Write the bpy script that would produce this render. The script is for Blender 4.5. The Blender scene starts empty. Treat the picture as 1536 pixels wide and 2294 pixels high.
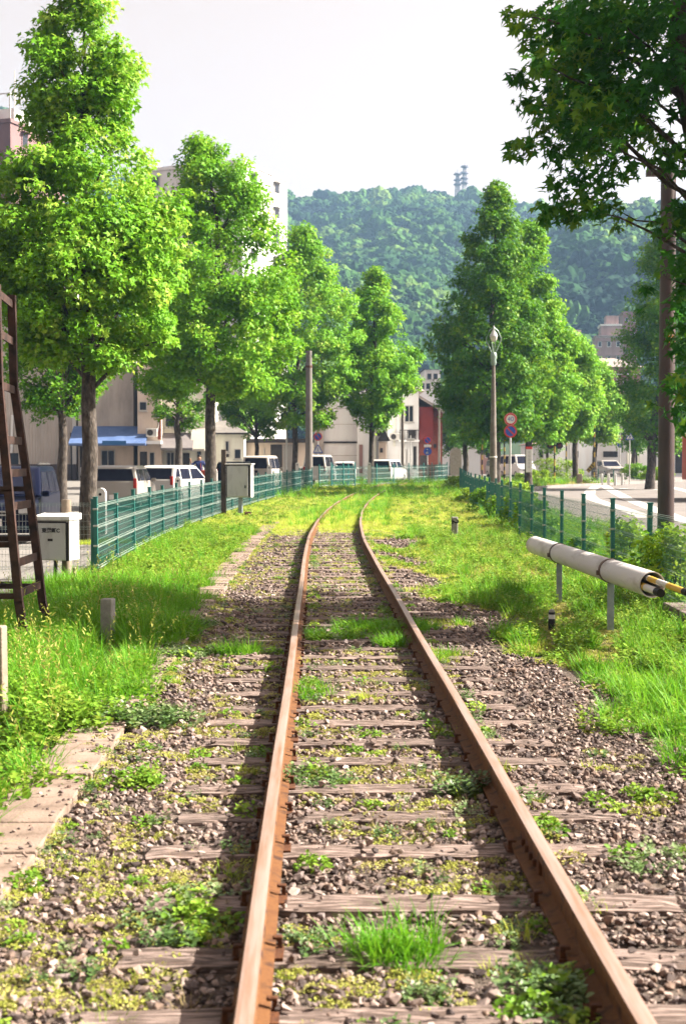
import bpy, bmesh, math, random
import numpy as np
from mathutils import Vector, Euler, Matrix

random.seed(7)
RNG = np.random.default_rng(11)
R = math.radians
scene = bpy.context.scene
col = scene.collection

# ------------------------------------------------------------------ camera
H = 1.72
FPX = 3186.0                       # focal length in photo pixels (1536 x 2294)
PITCH, YAW = R(2.05), R(-1.025)
cam_d = bpy.data.cameras.new('camera')
cam = bpy.data.objects.new('camera', cam_d)
col.objects.link(cam)
cam.location = (0, 0, H)
cam.rotation_euler = (R(90) - PITCH, 0, YAW)
cam_d.sensor_fit = 'VERTICAL'
cam_d.sensor_height = 36.0
cam_d.sensor_width = 24.1
cam_d.lens = FPX / 2294 * 36
cam_d.clip_start = 0.1
cam_d.clip_end = 4000
cam_d.dof.use_dof = True
cam_d.dof.focus_distance = 15.0
cam_d.dof.aperture_fstop = 4.5
scene.camera = cam
ROT = Euler((R(90) - PITCH, 0, YAW)).to_matrix()

# ------------------------------------------------------------------ sky, sun, exposure
SUN = Vector((0.76, 0.07, 0.60)).normalized()      # towards the sun
world = bpy.data.worlds.new('World')
scene.world = world
world.use_nodes = True
wn = world.node_tree
wn.nodes.clear()
w_out = wn.nodes.new('ShaderNodeOutputWorld')
w_bg = wn.nodes.new('ShaderNodeBackground')
w_sky = wn.nodes.new('ShaderNodeTexSky')
w_sky.sky_type = 'NISHITA'
w_sky.sun_disc = False
w_sky.sun_elevation = math.asin(SUN.z)
w_sky.sun_rotation = math.atan2(SUN.x, SUN.y)
w_sky.air_density = 1.0
w_sky.dust_density = 4.0
w_sky.ozone_density = 1.0
w_hsv = wn.nodes.new('ShaderNodeHueSaturation')
w_hsv.inputs['Saturation'].default_value = 0.06
w_bg.inputs['Strength'].default_value = 0.050
wn.links.new(w_sky.outputs[0], w_hsv.inputs['Color'])
w_tint = wn.nodes.new('ShaderNodeMix')
w_tint.data_type = 'RGBA'
w_tint.blend_type = 'MULTIPLY'
w_tint.inputs['Factor'].default_value = 1.0
w_tint.inputs['B'].default_value = (1.20, 0.985, 0.84, 1)       # hazy, faintly rosy summer sky
wn.links.new(w_hsv.outputs[0], w_tint.inputs['A'])
wn.links.new(w_tint.outputs['Result'], w_bg.inputs['Color'])
wn.links.new(w_bg.outputs[0], w_out.inputs['Surface'])

sun_d = bpy.data.lights.new('sun', 'SUN')
sun_d.energy = 5.0
sun_d.angle = R(0.55)
sun_d.color = (1.0, 0.92, 0.78)
sun = bpy.data.objects.new('sun', sun_d)
col.objects.link(sun)
sun.rotation_euler = SUN.to_track_quat('Z', 'Y').to_euler()

vs = scene.view_settings
vs.view_transform = 'Standard'
vs.look = 'None'
vs.gamma = 1.0
vs.exposure = 2.25
vs.use_curve_mapping = False
cy = scene.cycles
cy.max_bounces = 4
cy.diffuse_bounces = 1
cy.glossy_bounces = 2
cy.transmission_bounces = 2
cy.transparent_max_bounces = 6
cy.volume_bounces = 0
cy.use_denoising = True
cy.use_light_tree = False
cy.caustics_reflective = False
cy.caustics_refractive = False
cy.use_adaptive_sampling = True
cy.adaptive_threshold = 0.015
cy.sample_clamp_indirect = 4.0
try:
    cy.denoiser = 'OPENIMAGEDENOISE'
    cy.denoising_input_passes = 'RGB_ALBEDO_NORMAL'
except Exception:
    pass

# ------------------------------------------------------------------ helpers
def gz(Z):
    """height of the open ground: level by the camera, rising gently to the far street"""
    t = min(1.0, max(0.0, (Z - 30) / 90.0))
    return 0.40 * t * t * (3 - 2 * t)

def P(px, py, Z):
    """world point on the sight line of a photo pixel, Z metres ahead along the track"""
    d = ROT @ Vector(((px - 768) / FPX, (1147 - py) / FPX, -1))
    k = Z / d.y
    return Vector((d.x * k, Z, H + d.z * k))

def X(px, Z):
    return P(px, 1033, Z).x

def ZH(py, Z):
    return P(711, py, Z).z

def G(px, py, z=0.0):
    d = ROT @ Vector(((px - 768) / FPX, (1147 - py) / FPX, -1))
    k = (z - H) / d.z
    return Vector((d.x * k, d.y * k, z))

def track_shift(Z):
    return 0.0 if Z < 24 else (Z - 24) ** 2 / 860.0

HAZE = 0.00026                     # density of the air
TC = 0.357                          # track centre

# ---- materials
ALB, LEAF = 0.75, 1.15               # overall reflectance of built things and of leaves
MATS = {}
def mat(name, c1, c2=None, scale=8.0, rough=0.75, bump=0.0, bscale=40.0, metal=0.0, spec=0.3,
        detail=6.0, lo=0.35, hi=0.65, stretch=None, third=None, rnd=0.0, bdist=0.01):
    if name in MATS:
        return MATS[name]
    c1 = tuple(v * ALB for v in c1)
    c2 = None if c2 is None else tuple(v * ALB for v in c2)
    third = None if third is None else (third[0], tuple(v * ALB for v in third[1]))
    m = bpy.data.materials.new(name)
    m.use_nodes = True
    nt = m.node_tree
    b = nt.nodes['Principled BSDF']
    b.inputs['Roughness'].default_value = rough
    b.inputs['Metallic'].default_value = metal
    b.inputs['Specular IOR Level'].default_value = spec
    tc = nt.nodes.new('ShaderNodeTexCoord')
    vec = tc.outputs['Object']
    if stretch:
        mp = nt.nodes.new('ShaderNodeMapping')
        mp.inputs['Scale'].default_value = stretch
        nt.links.new(vec, mp.inputs['Vector'])
        vec = mp.outputs[0]
    out = None
    if c2 is not None:
        n = nt.nodes.new('ShaderNodeTexNoise')
        n.inputs['Scale'].default_value = scale
        n.inputs['Detail'].default_value = detail
        n.inputs['Roughness'].default_value = 0.6
        nt.links.new(vec, n.inputs['Vector'])
        r = nt.nodes.new('ShaderNodeValToRGB')
        r.color_ramp.elements[0].position = lo
        r.color_ramp.elements[0].color = (*c1, 1)
        r.color_ramp.elements[1].position = hi
        r.color_ramp.elements[1].color = (*c2, 1)
        if third:
            e = r.color_ramp.elements.new(third[0])
            e.color = (*third[1], 1)
        nt.links.new(n.outputs['Fac'], r.inputs[0])
        out = r.outputs[0]
    if rnd > 0:
        oi = nt.nodes.new('ShaderNodeObjectInfo')
        h = nt.nodes.new('ShaderNodeHueSaturation')
        mr = nt.nodes.new('ShaderNodeMapRange')
        mr.inputs['To Min'].default_value = 1 - rnd
        mr.inputs['To Max'].default_value = 1 + rnd
        nt.links.new(oi.outputs['Random'], mr.inputs['Value'])
        nt.links.new(mr.outputs[0], h.inputs['Value'])
        if out is None:
            h.inputs['Color'].default_value = (*c1, 1)
        else:
            nt.links.new(out, h.inputs['Color'])
        out = h.outputs[0]
    if out is None:
        b.inputs['Base Color'].default_value = (*c1, 1)
    else:
        nt.links.new(out, b.inputs['Base Color'])
    if bump > 0:
        n2 = nt.nodes.new('ShaderNodeTexNoise')
        n2.inputs['Scale'].default_value = bscale
        n2.inputs['Detail'].default_value = 4
        nt.links.new(vec, n2.inputs['Vector'])
        bp = nt.nodes.new('ShaderNodeBump')
        bp.inputs['Strength'].default_value = bump
        bp.inputs['Distance'].default_value = bdist
        nt.links.new(n2.outputs['Fac'], bp.inputs['Height'])
        nt.links.new(bp.outputs[0], b.inputs['Normal'])
    MATS[name] = m
    return m

def leaf_mat(name, ca, cb, cc, trans=0.35, attr='rnd', rough=0.5, spec=0.12, use_obj=False):
    """leaf: colour varies leaf by leaf (attribute or per instance); light also passes through"""
    ca, cb, cc = (tuple(v * LEAF for v in q) for q in (ca, cb, cc))
    m = bpy.data.materials.new(name)
    m.use_nodes = True
    nt = m.node_tree
    b = nt.nodes['Principled BSDF']
    o = nt.nodes['Material Output']
    b.inputs['Roughness'].default_value = rough
    b.inputs['Specular IOR Level'].default_value = spec
    at = nt.nodes.new('ShaderNodeAttribute')
    at.attribute_name = attr
    fac = at.outputs['Fac']
    if use_obj:
        oi = nt.nodes.new('ShaderNodeObjectInfo')
        mx = nt.nodes.new('ShaderNodeMath')
        mx.operation = 'MULTIPLY_ADD'
        mx.inputs[1].default_value = 0.5
        ad = nt.nodes.new('ShaderNodeMath')
        ad.operation = 'MULTIPLY'
        ad.inputs[1].default_value = 0.5
        nt.links.new(oi.outputs['Random'], ad.inputs[0])
        nt.links.new(fac, mx.inputs[0])
        nt.links.new(ad.outputs[0], mx.inputs[2])
        fac = mx.outputs[0]
    r = nt.nodes.new('ShaderNodeValToRGB')
    r.color_ramp.elements[0].position = 0.0
    r.color_ramp.elements[0].color = (*ca, 1)
    r.color_ramp.elements[1].position = 1.0
    r.color_ramp.elements[1].color = (*cc, 1)
    e = r.color_ramp.elements.new(0.55)
    e.color = (*cb, 1)
    nt.links.new(fac, r.inputs[0])
    nt.links.new(r.outputs[0], b.inputs['Base Color'])
    t = nt.nodes.new('ShaderNodeBsdfTranslucent')
    h = nt.nodes.new('ShaderNodeHueSaturation')
    h.inputs['Hue'].default_value = 0.485
    h.inputs['Value'].default_value = 1.25
    nt.links.new(r.outputs[0], h.inputs['Color'])
    nt.links.new(h.outputs[0], t.inputs['Color'])
    mx2 = nt.nodes.new('ShaderNodeMixShader')
    mx2.inputs[0].default_value = trans
    nt.links.new(b.outputs[0], mx2.inputs[1])
    nt.links.new(t.outputs[0], mx2.inputs[2])
    nt.links.new(mx2.outputs[0], o.inputs['Surface'])
    MATS[name] = m
    return m

def glass_mat(name, c, rough=0.08):
    m = mat(name, c, rough=rough, spec=0.8)
    return m

# ---- mesh building
class MB:
    """collects shapes, then links them as one mesh object"""
    def __init__(self):
        self.v, self.f, self.mi = [], [], []
    def add(self, vs_, fs, mi=0):
        k = len(self.v)
        self.v += [tuple(p) for p in vs_]
        self.f += [tuple(i + k for i in f) for f in fs]
        self.mi += [mi] * len(fs)
    def box(self, c, s, rz=0.0, mi=0, M=None):
        hx, hy, hz = s[0] / 2, s[1] / 2, s[2] / 2
        pts = [Vector((x, y, z)) for z in (-hz, hz) for y in (-hy, hy) for x in (-hx, hx)]
        rot = M if M is not None else Matrix.Rotation(rz, 3, 'Z')
        pts = [rot @ p + Vector(c) for p in pts]
        self.add(pts, [(0, 2, 3, 1), (4, 5, 7, 6), (0, 1, 5, 4), (2, 6, 7, 3), (0, 4, 6, 2), (1, 3, 7, 5)], mi)
    def bbox(self, c, s, bev=0.01, rz=0.0, mi=0, seg=2):
        bm = bmesh.new()
        bmesh.ops.create_cube(bm, size=1.0)
        for v in bm.verts:
            v.co = Vector((v.co.x * s[0], v.co.y * s[1], v.co.z * s[2]))
        bmesh.ops.bevel(bm, geom=bm.edges[:], offset=bev, segments=seg, affect='EDGES', profile=0.5)
        rot = Matrix.Rotation(rz, 3, 'Z')
        bm.verts.index_update()
        self.add([rot @ v.co + Vector(c) for v in bm.verts], [[v.index for v in f.verts] for f in bm.faces], mi)
        bm.free()
    def bar(self, a, b, w, h=None, mi=0):
        """square bar from a to b"""
        a, b = Vector(a), Vector(b)
        h = w if h is None else h
        d = (b - a)
        L = d.length
        q = d.normalized()
        up = Vector((0, 0, 1)) if abs(q.z) < 0.95 else Vector((0, 1, 0))
        s = q.cross(up).normalized()
        u = s.cross(q).normalized()
        M = Matrix((s, q, u)).transposed()
        self.box((a + b) / 2, (w, L, h), mi=mi, M=M)
    def tube(self, pts, rad, n=8, cap=True, mi=0):
        pts = [Vector(p) for p in pts]
        if not hasattr(rad, '__len__'):
            rad = [rad] * len(pts)
        vs_, fs = [], []
        ref = Vector((0.31, 0.2, 0.93)).normalized()
        for i, p in enumerate(pts):
            t = (pts[min(i + 1, len(pts) - 1)] - pts[max(i - 1, 0)]).normalized()
            if abs(t.dot(ref)) > 0.97:
                rr = Vector((1, 0, 0))
            else:
                rr = ref
            s = t.cross(rr).normalized()
            u = s.cross(t)
            for j in range(n):
                a = 2 * math.pi * j / n
                vs_.append(p + (s * math.cos(a) + u * math.sin(a)) * rad[i])
        for i in range(len(pts) - 1):
            for j in range(n):
                a, b = i * n + j, i * n + (j + 1) % n
                fs.append((a, b, b + n, a + n))
        if cap:
            fs.append(tuple(range(n - 1, -1, -1)))
            fs.append(tuple((len(pts) - 1) * n + j for j in range(n)))
        self.add(vs_, fs, mi)
    def lathe(self, c, prof, n=16, mi=0):
        """prof: (radius, z) from bottom to top about a vertical axis at c"""
        vs_, fs = [], []
        for r_, z in prof:
            for j in range(n):
                a = 2 * math.pi * j / n
                vs_.append((c[0] + r_ * math.cos(a), c[1] + r_ * math.sin(a), c[2] + z))
        for i in range(len(prof) - 1):
            for j in range(n):
                a, b = i * n + j, i * n + (j + 1) % n
                fs.append((a, b, b + n, a + n))
        fs.append(tuple(range(n - 1, -1, -1)))
        fs.append(tuple((len(prof) - 1) * n + j for j in range(n)))
        self.add(vs_, fs, mi)
    def disc_y(self, c, r_, t, n=24, mi=0):
        """disc facing -y"""
        vs_ = []
        for y in (0, t):
            for j in range(n):
                a = 2 * math.pi * j / n
                vs_.append((c[0] + r_ * math.cos(a), c[1] + y, c[2] + r_ * math.sin(a)))
        fs = [tuple(range(n)), tuple(range(2 * n - 1, n - 1, -1))]
        for j in range(n):
            k = (j + 1) % n
            fs.append((j, j + n, k + n, k))
        self.add(vs_, fs, mi)
    def prism(self, poly, axis_vec, mi=0):
        """polygon (3-D points) pushed along a vector"""
        a = Vector(axis_vec)
        n = len(poly)
        vs_ = [Vector(p) for p in poly] + [Vector(p) + a for p in poly]
        fs = [tuple(range(n)), tuple(range(2 * n - 1, n - 1, -1))]
        for j in range(n):
            k = (j + 1) % n
            fs.append((j, j + n, k + n, k))
        self.add(vs_, fs, mi)
    def mesh(self, name, mats, smooth=False):
        me = bpy.data.meshes.new(name)
        me.from_pydata(self.v, [], self.f)
        for m in (mats if isinstance(mats, (list, tuple)) else [mats]):
            me.materials.append(m)
        if len(set(self.mi)) > 1:
            me.polygons.foreach_set('material_index', self.mi)
        bm = bmesh.new()
        bm.from_mesh(me)
        bmesh.ops.recalc_face_normals(bm, faces=bm.faces[:])
        bm.to_mesh(me)
        bm.free()
        if smooth:
            me.polygons.foreach_set('use_smooth', [True] * len(me.polygons))
            try:
                me.set_sharp_from_angle(angle=R(40))
            except Exception:
                pass
        me.update()
        return me
    def build(self, name, mats, parent=None, smooth=False, loc=None):
        return link(name, self.mesh(name, mats, smooth), parent, loc)

def link(name, data, parent=None, loc=None):
    o = bpy.data.objects.new(name, data)
    col.objects.link(o)
    if parent is not None:
        o.parent = parent
    if loc is not None:
        o.location = loc
    return o

def tag(o, label, cat, group=None):
    o['label'] = label
    o['category'] = cat
    if group:
        o['group'] = group
    return o

def thing(name, label, cat, loc=(0, 0, 0), rz=0.0, group=None):
    o = bpy.data.objects.new(name, None)
    col.objects.link(o)
    o.location = loc
    o.rotation_euler = (0, 0, rz)
    o.empty_display_size = 0.2
    return tag(o, label, cat, group)

def struct(o, kind='structure'):
    o['kind'] = kind
    return o

def tri_mesh(name, V, F, mats, rnd=None, smooth=False, mi=None):
    """fast mesh from numpy arrays of vertices and triangles"""
    me = bpy.data.meshes.new(name)
    nv, nf = len(V), len(F)
    me.vertices.add(nv)
    me.vertices.foreach_set('co', np.ascontiguousarray(V, dtype=np.float32).ravel())
    me.loops.add(nf * 3)
    me.loops.foreach_set('vertex_index', np.ascontiguousarray(F, dtype=np.int32).ravel())
    me.polygons.add(nf)
    me.polygons.foreach_set('loop_start', np.arange(0, nf * 3, 3, dtype=np.int32))
    if rnd is not None:
        a = me.attributes.new('rnd', 'FLOAT', 'POINT')
        a.data.foreach_set('value', np.ascontiguousarray(rnd, dtype=np.float32))
    for m in (mats if isinstance(mats, (list, tuple)) else [mats]):
        me.materials.append(m)
    if mi is not None:
        me.polygons.foreach_set('material_index', np.ascontiguousarray(mi, dtype=np.int32))
    if smooth:
        me.polygons.foreach_set('use_smooth', np.ones(nf, dtype=bool))
    me.update(calc_edges=True)
    me.validate()
    return me

def text_part(name, body, size, m, parent, loc, rot, extrude=0.002, align='CENTER', bold=0.0):
    cu = bpy.data.curves.new(name, 'FONT')
    cu.body = body
    cu.size = size
    cu.align_x = align
    cu.align_y = 'CENTER'
    cu.extrude = extrude
    cu.offset = size * bold
    tmp = bpy.data.objects.new(name + '_source', cu)
    col.objects.link(tmp)
    dg = bpy.context.evaluated_depsgraph_get()
    me = bpy.data.meshes.new_from_object(tmp.evaluated_get(dg))
    bpy.data.objects.remove(tmp)
    me.name = name
    me.materials.clear()
    me.materials.append(m)
    o = link(name, me, parent, loc)
    o.rotation_euler = rot
    return o

FRONT = (R(90), 0, 0)      # lettering that stands upright and faces -y

def instancer(name, pts, rots, scls, idx, sources, m=None):
    """one stuff object: source meshes set out on points"""
    c = bpy.data.collections.new(name + '_kinds')
    for k, me in enumerate(sources):
        c.objects.link(bpy.data.objects.new('%s_kind_%02d' % (name, k), me))
    me = bpy.data.meshes.new(name)
    me.vertices.add(len(pts))
    me.vertices.foreach_set('co', np.ascontiguousarray(pts, dtype=np.float32).ravel())
    a = me.attributes.new('rot', 'FLOAT_VECTOR', 'POINT')
    a.data.foreach_set('vector', np.ascontiguousarray(rots, dtype=np.float32).ravel())
    a = me.attributes.new('scl', 'FLOAT_VECTOR', 'POINT')
    scls = np.asarray(scls, dtype=np.float32)
    if scls.ndim == 1:
        scls = np.repeat(scls[:, None], 3, axis=1)
    a.data.foreach_set('vector', np.ascontiguousarray(scls).ravel())
    a = me.attributes.new('kind_index', 'INT', 'POINT')
    a.data.foreach_set('value', np.ascontiguousarray(idx, dtype=np.int32))
    o = link(name, me)
    ng = bpy.data.node_groups.new(name, 'GeometryNodeTree')
    ng.interface.new_socket('Geometry', in_out='INPUT', socket_type='NodeSocketGeometry')
    ng.interface.new_socket('Geometry', in_out='OUTPUT', socket_type='NodeSocketGeometry')
    gi, go = ng.nodes.new('NodeGroupInput'), ng.nodes.new('NodeGroupOutput')
    ci = ng.nodes.new('GeometryNodeCollectionInfo')
    ci.inputs['Collection'].default_value = c
    ci.inputs['Separate Children'].default_value = True
    ci.inputs['Reset Children'].default_value = True
    ip = ng.nodes.new('GeometryNodeInstanceOnPoints')
    ip.inputs['Pick Instance'].default_value = True
    def attr(n, t):
        x = ng.nodes.new('GeometryNodeInputNamedAttribute')
        x.data_type = t
        x.inputs['Name'].default_value = n
        return x.outputs['Attribute']
    ng.links.new(gi.outputs[0], ip.inputs['Points'])
    ng.links.new(ci.outputs[0], ip.inputs['Instance'])
    ng.links.new(attr('kind_index', 'INT'), ip.inputs['Instance Index'])
    ng.links.new(attr('rot', 'FLOAT_VECTOR'), ip.inputs['Rotation'])
    ng.links.new(attr('scl', 'FLOAT_VECTOR'), ip.inputs['Scale'])
    ng.links.new(ip.outputs[0], go.inputs[0])
    md = o.modifiers.new('scatter', 'NODES')
    md.node_group = ng
    o['kind'] = 'stuff'
    return o

def strip_sheet(name, rows, m, dz=0.0, nx=1, parent=None):
    """ground-hugging sheet; rows = (Z, x_left, x_right)"""
    V, F = [], []
    for (Z, a, b) in rows:
        for i in range(nx + 1):
            V.append((a + (b - a) * i / nx, Z, gz(Z) + dz))
    w = nx + 1
    for j in range(len(rows) - 1):
        for i in range(nx):
            k = j * w + i
            F.append((k, k + 1, k + 1 + w, k + w))
    me = bpy.data.meshes.new(name)
    me.from_pydata(V, [], F)
    me.materials.append(m)
    me.update()
    return link(name, me, parent)

# ================================================================== THE SETTING
ZROWS = [-30, 0, 10, 20, 30, 36, 42, 48, 54, 60, 66, 72, 80, 90, 100, 110, 120, 140, 200, 400, 800, 1300]
m_ground = mat('worn_asphalt_ground', (0.10, 0.09, 0.085), (0.15, 0.14, 0.13), scale=1.3, rough=0.9, bump=0.3, bscale=60)
g = strip_sheet('ground', [(Z, -900, 900) for Z in ZROWS], m_ground, dz=-0.16, nx=6)
struct(g)

m_soil = mat('dry_soil', (0.07, 0.052, 0.034), (0.14, 0.11, 0.075), scale=3.0, rough=0.95, bump=0.6, bscale=50, bdist=0.02)
rows = []
for Z in [-2, 2, 6, 10, 14, 18, 22, 26, 30, 34, 38, 42, 46, 50, 54, 58, 62, 66, 70, 74, 78, 84, 90, 98]:
    s = track_shift(Z)
    rows.append((Z, -3.75 + s, 4.6 + s))
soil = struct(strip_sheet('rail_corridor_ground', rows, m_soil, dz=-0.045, nx=4))

# street and parking ground on the far side of the green fence
m_street = mat('pale_asphalt', (0.17, 0.16, 0.15), (0.23, 0.215, 0.205), scale=0.8, rough=0.9, bump=0.25, bscale=80)
st = []
for Z in [21.0, 26, 32, 40, 48, 56, 64, 72, 80, 90, 100, 112, 125]:
    st.append((Z, -60, -3.85 + track_shift(Z)))
struct(strip_sheet('street', st, m_street, dz=-0.05, nx=3))

# road on the far side of the other fence, with kerb, pavement and painted lines
m_road = mat('road_asphalt', (0.165, 0.145, 0.14), (0.21, 0.19, 0.185), scale=0.7, rough=0.85, bump=0.25, bscale=90)
rd = []
for Z in [12, 16, 20, 24, 28, 32, 36, 42, 48, 54, 60, 68, 76, 84, 92, 100, 110, 125]:
    rd.append((Z, 5.0 + track_shift(Z), 60))
struct(strip_sheet('road', rd, m_road, dz=-0.05, nx=3))
m_paint = mat('road_paint', (0.46, 0.45, 0.44), (0.60, 0.59, 0.58), scale=5, rough=0.7)

def ribbon(name, pts, w, m, dz, parent=None, h=0.0):
    """painted line (h = 0) or kerb (h > 0) along ground points"""
    V, F = [], []
    n = len(pts)
    for i, p in enumerate(pts):
        a, b = Vector(pts[max(i - 1, 0)]), Vector(pts[min(i + 1, n - 1)])
        t = (b - a).normalized()
        s = Vector((-t.y, t.x)) * (w / 2)
        for q in (Vector(p) + s, Vector(p) - s):
            V.append((q.x, q.y, gz(q.y) + dz + h))
        if h > 0:
            for q in (Vector(p) + s, Vector(p) - s):
                V.append((q.x, q.y, gz(q.y) + dz - 0.1))
    w_ = 4 if h > 0 else 2
    for i in range(n - 1):
        k = i * w_
        F.append((k, k + 1, k + 1 + w_, k + w_))
        if h > 0:
            F.append((k + 2, k, k + w_, k + 2 + w_))
            F.append((k + 1, k + 3, k + 3 + w_, k + 1 + w_))
    if h > 0:
        F.append((0, 2, 3, 1))
        k = (n - 1) * w_
        F.append((k, k + 1, k + 3, k + 2))
    me = bpy.data.meshes.new(name)
    me.from_pydata(V, [], F)
    me.materials.append(m)
    me.update()
    return link(name, me, parent)

def gp(px, py):
    """ground point seen at a photo pixel, on the gently rising ground"""
    z = 0.0
    for _ in range(12):
        q = G(px, min(max(py, 1052), 2400), z)
        z = gz(q.y) - 0.045
    return (q.x, q.y)

road = bpy.data.objects['road']
for pts, w in (([(1447, 1160), (1418, 1148), (1386, 1137), (1350, 1126), (1327, 1118), (1318, 1108), (1322, 1098), (1334, 1090), (1355, 1084), (1385, 1079), (1425, 1073)], 0.55),
               ([(1351, 1087), (1362, 1094), (1378, 1103), (1408, 1119), (1441, 1132), (1490, 1150), (1545, 1172)], 0.55),
               ([(1380, 1096), (1400, 1094), (1425, 1094)], 0.5), ([(1455, 1096), (1480, 1097), (1500, 1098)], 0.5),
               ([(1500, 1091), (1540, 1101), (1600, 1118)], 0.5)):
    ribbon('road_marking', [gp(*p) for p in pts], w, m_paint, -0.045, road)
m_kerb = mat('kerb_concrete', (0.20, 0.18, 0.17), (0.28, 0.26, 0.25), scale=3, rough=0.85)
kerb_pts = [(6.9, 50), (8.1, 58), (9.4, 66), (10.7, 73), (12.3, 79), (14.5, 83), (17, 86.5), (20, 91), (24, 97), (31, 106), (45, 118)]
kb = tag(ribbon('kerb', kerb_pts, 0.22, m_kerb, -0.05, None, h=0.14), 'pale concrete kerb curving along the far side of the road', 'kerb')
m_pave = mat('pavement_slabs', (0.19, 0.17, 0.16), (0.26, 0.235, 0.22), scale=2, rough=0.9)
V, F = [], []
pave_pts = kerb_pts[4:]
for i, p in enumerate(pave_pts):
    a, b = Vector(pave_pts[max(i - 1, 0)]), Vector(pave_pts[min(i + 1, len(pave_pts) - 1)])
    t = (b - a).normalized()
    s = Vector((-t.y, t.x))
    q0, q1 = Vector(p) + s * 0.1, Vector(p) + s * 3.4
    V += [(q0.x, q0.y, gz(q0.y) + 0.082), (q1.x, q1.y, gz(q1.y) + 0.082)]
for i in range(len(pave_pts) - 1):
    F.append((2 * i, 2 * i + 2, 2 * i + 3, 2 * i + 1))
me = bpy.data.meshes.new('pavement')
me.from_pydata(V, [], F)
me.materials.append(m_pave)
struct(link('pavement', me))

# ------------------------------------------------------------------ hills with forest
def prof(table):
    t = sorted(table)
    xs = np.array([a for a, _ in t], float)
    ys = np.array([b for _, b in t], float)
    return lambda px: np.interp(px, xs, ys)

ridge_a = prof([(-900, 150), (-300, 190), (10, 238), (80, 300), (180, 375), (300, 410), (450, 424), (645, 427), (700, 432), (760, 424), (815, 417),
                (900, 419), (960, 424), (1000, 431), (1060, 433), (1150, 448), (1200, 462), (1290, 480), (1400, 520), (1536, 540), (2400, 600)])
ridge_b = prof([(900, 900), (1000, 780), (1090, 690), (1180, 590), (1240, 525), (1290, 478), (1350, 455), (1410, 442), (1470, 436), (1536, 432), (1800, 400), (2600, 380)])
RA, RB, R0 = 900.0, 620.0, 260.0

def hill_h(az, r):
    """terrain height above the street at azimuth az (tan, along photo x) and distance r"""
    px = az * FPX + 711
    sa = (1033 - ridge_a(px)) / FPX * RA - 9.5
    sb = np.maximum(0, (1033 - ridge_b(px)) / FPX * RB - 7.5)
    def one(sz, RR, ph):
        t = np.clip((r - R0) / (RR - R0), 0, 1)
        up = sz * (t ** 1.15)
        down = np.clip((r - RR) / 500.0, 0, 1)
        h = up * (1 - 0.55 * down * down)
        x = az * r
        bump = (np.sin(x / 47.0 + ph + r / 160.0) + 0.7 * np.sin(x / 21.0 + 2 * ph - r / 90.0) + 0.6 * np.sin(r / 38.0 + x / 70.0))
        return h + bump * 15.0 * (t * (1 - t)) * 2.0
    return np.maximum(one(sa, RA, 0.4), one(sb, RB, 2.1)) + 0.4

azs = np.linspace(-0.62, 0.66, 220)
rs = np.concatenate([np.linspace(R0 - 10, 1180, 90)])
AZ, RR_ = np.meshgrid(azs, rs)
HZ = hill_h(AZ, RR_)
HZ[0, :] = -6
HZ[:, 0] -= 5
V = np.stack([AZ * RR_, RR_, HZ], axis=-1).reshape(-1, 3)
nA = len(azs)
q = np.arange((len(rs) - 1) * nA).reshape(len(rs) - 1, nA)[:, :-1].ravel()
F = np.concatenate([np.stack([q, q + 1, q + 1 + nA], 1), np.stack([q, q + 1 + nA, q + nA], 1)])
m_hill = mat('forest_floor', (0.012, 0.03, 0.010), (0.03, 0.06, 0.018), scale=0.03, rough=1.0)
hill = struct(link('hill', tri_mesh('hill', V, F, m_hill, smooth=True)))

def blob_mesh(name, seed, m):
    bm = bmesh.new()
    bmesh.ops.create_icosphere(bm, subdivisions=4, radius=1.0)
    rg = np.random.default_rng(seed)
    ks = rg.normal(size=(14, 3)) * np.array([2.2] * 5 + [5.5] * 5 + [11.0] * 4)[:, None]
    ph = rg.uniform(0, 6.28, 14)
    am = np.array([0.11] * 5 + [0.07] * 5 + [0.05] * 4)
    for v in bm.verts:
        d = sum(a * math.sin(float(np.dot(k, v.co)) + p) for a, k, p in zip(am, ks, ph))
        v.co = v.co * (1 + d) * (1 + rg.normal() * 0.055)
        v.co.z *= 0.72 if v.co.z > 0 else 0.5
    me = bpy.data.meshes.new(name)
    bm.to_mesh(me)
    bm.free()
    me.materials.append(m)
    return me

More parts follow.
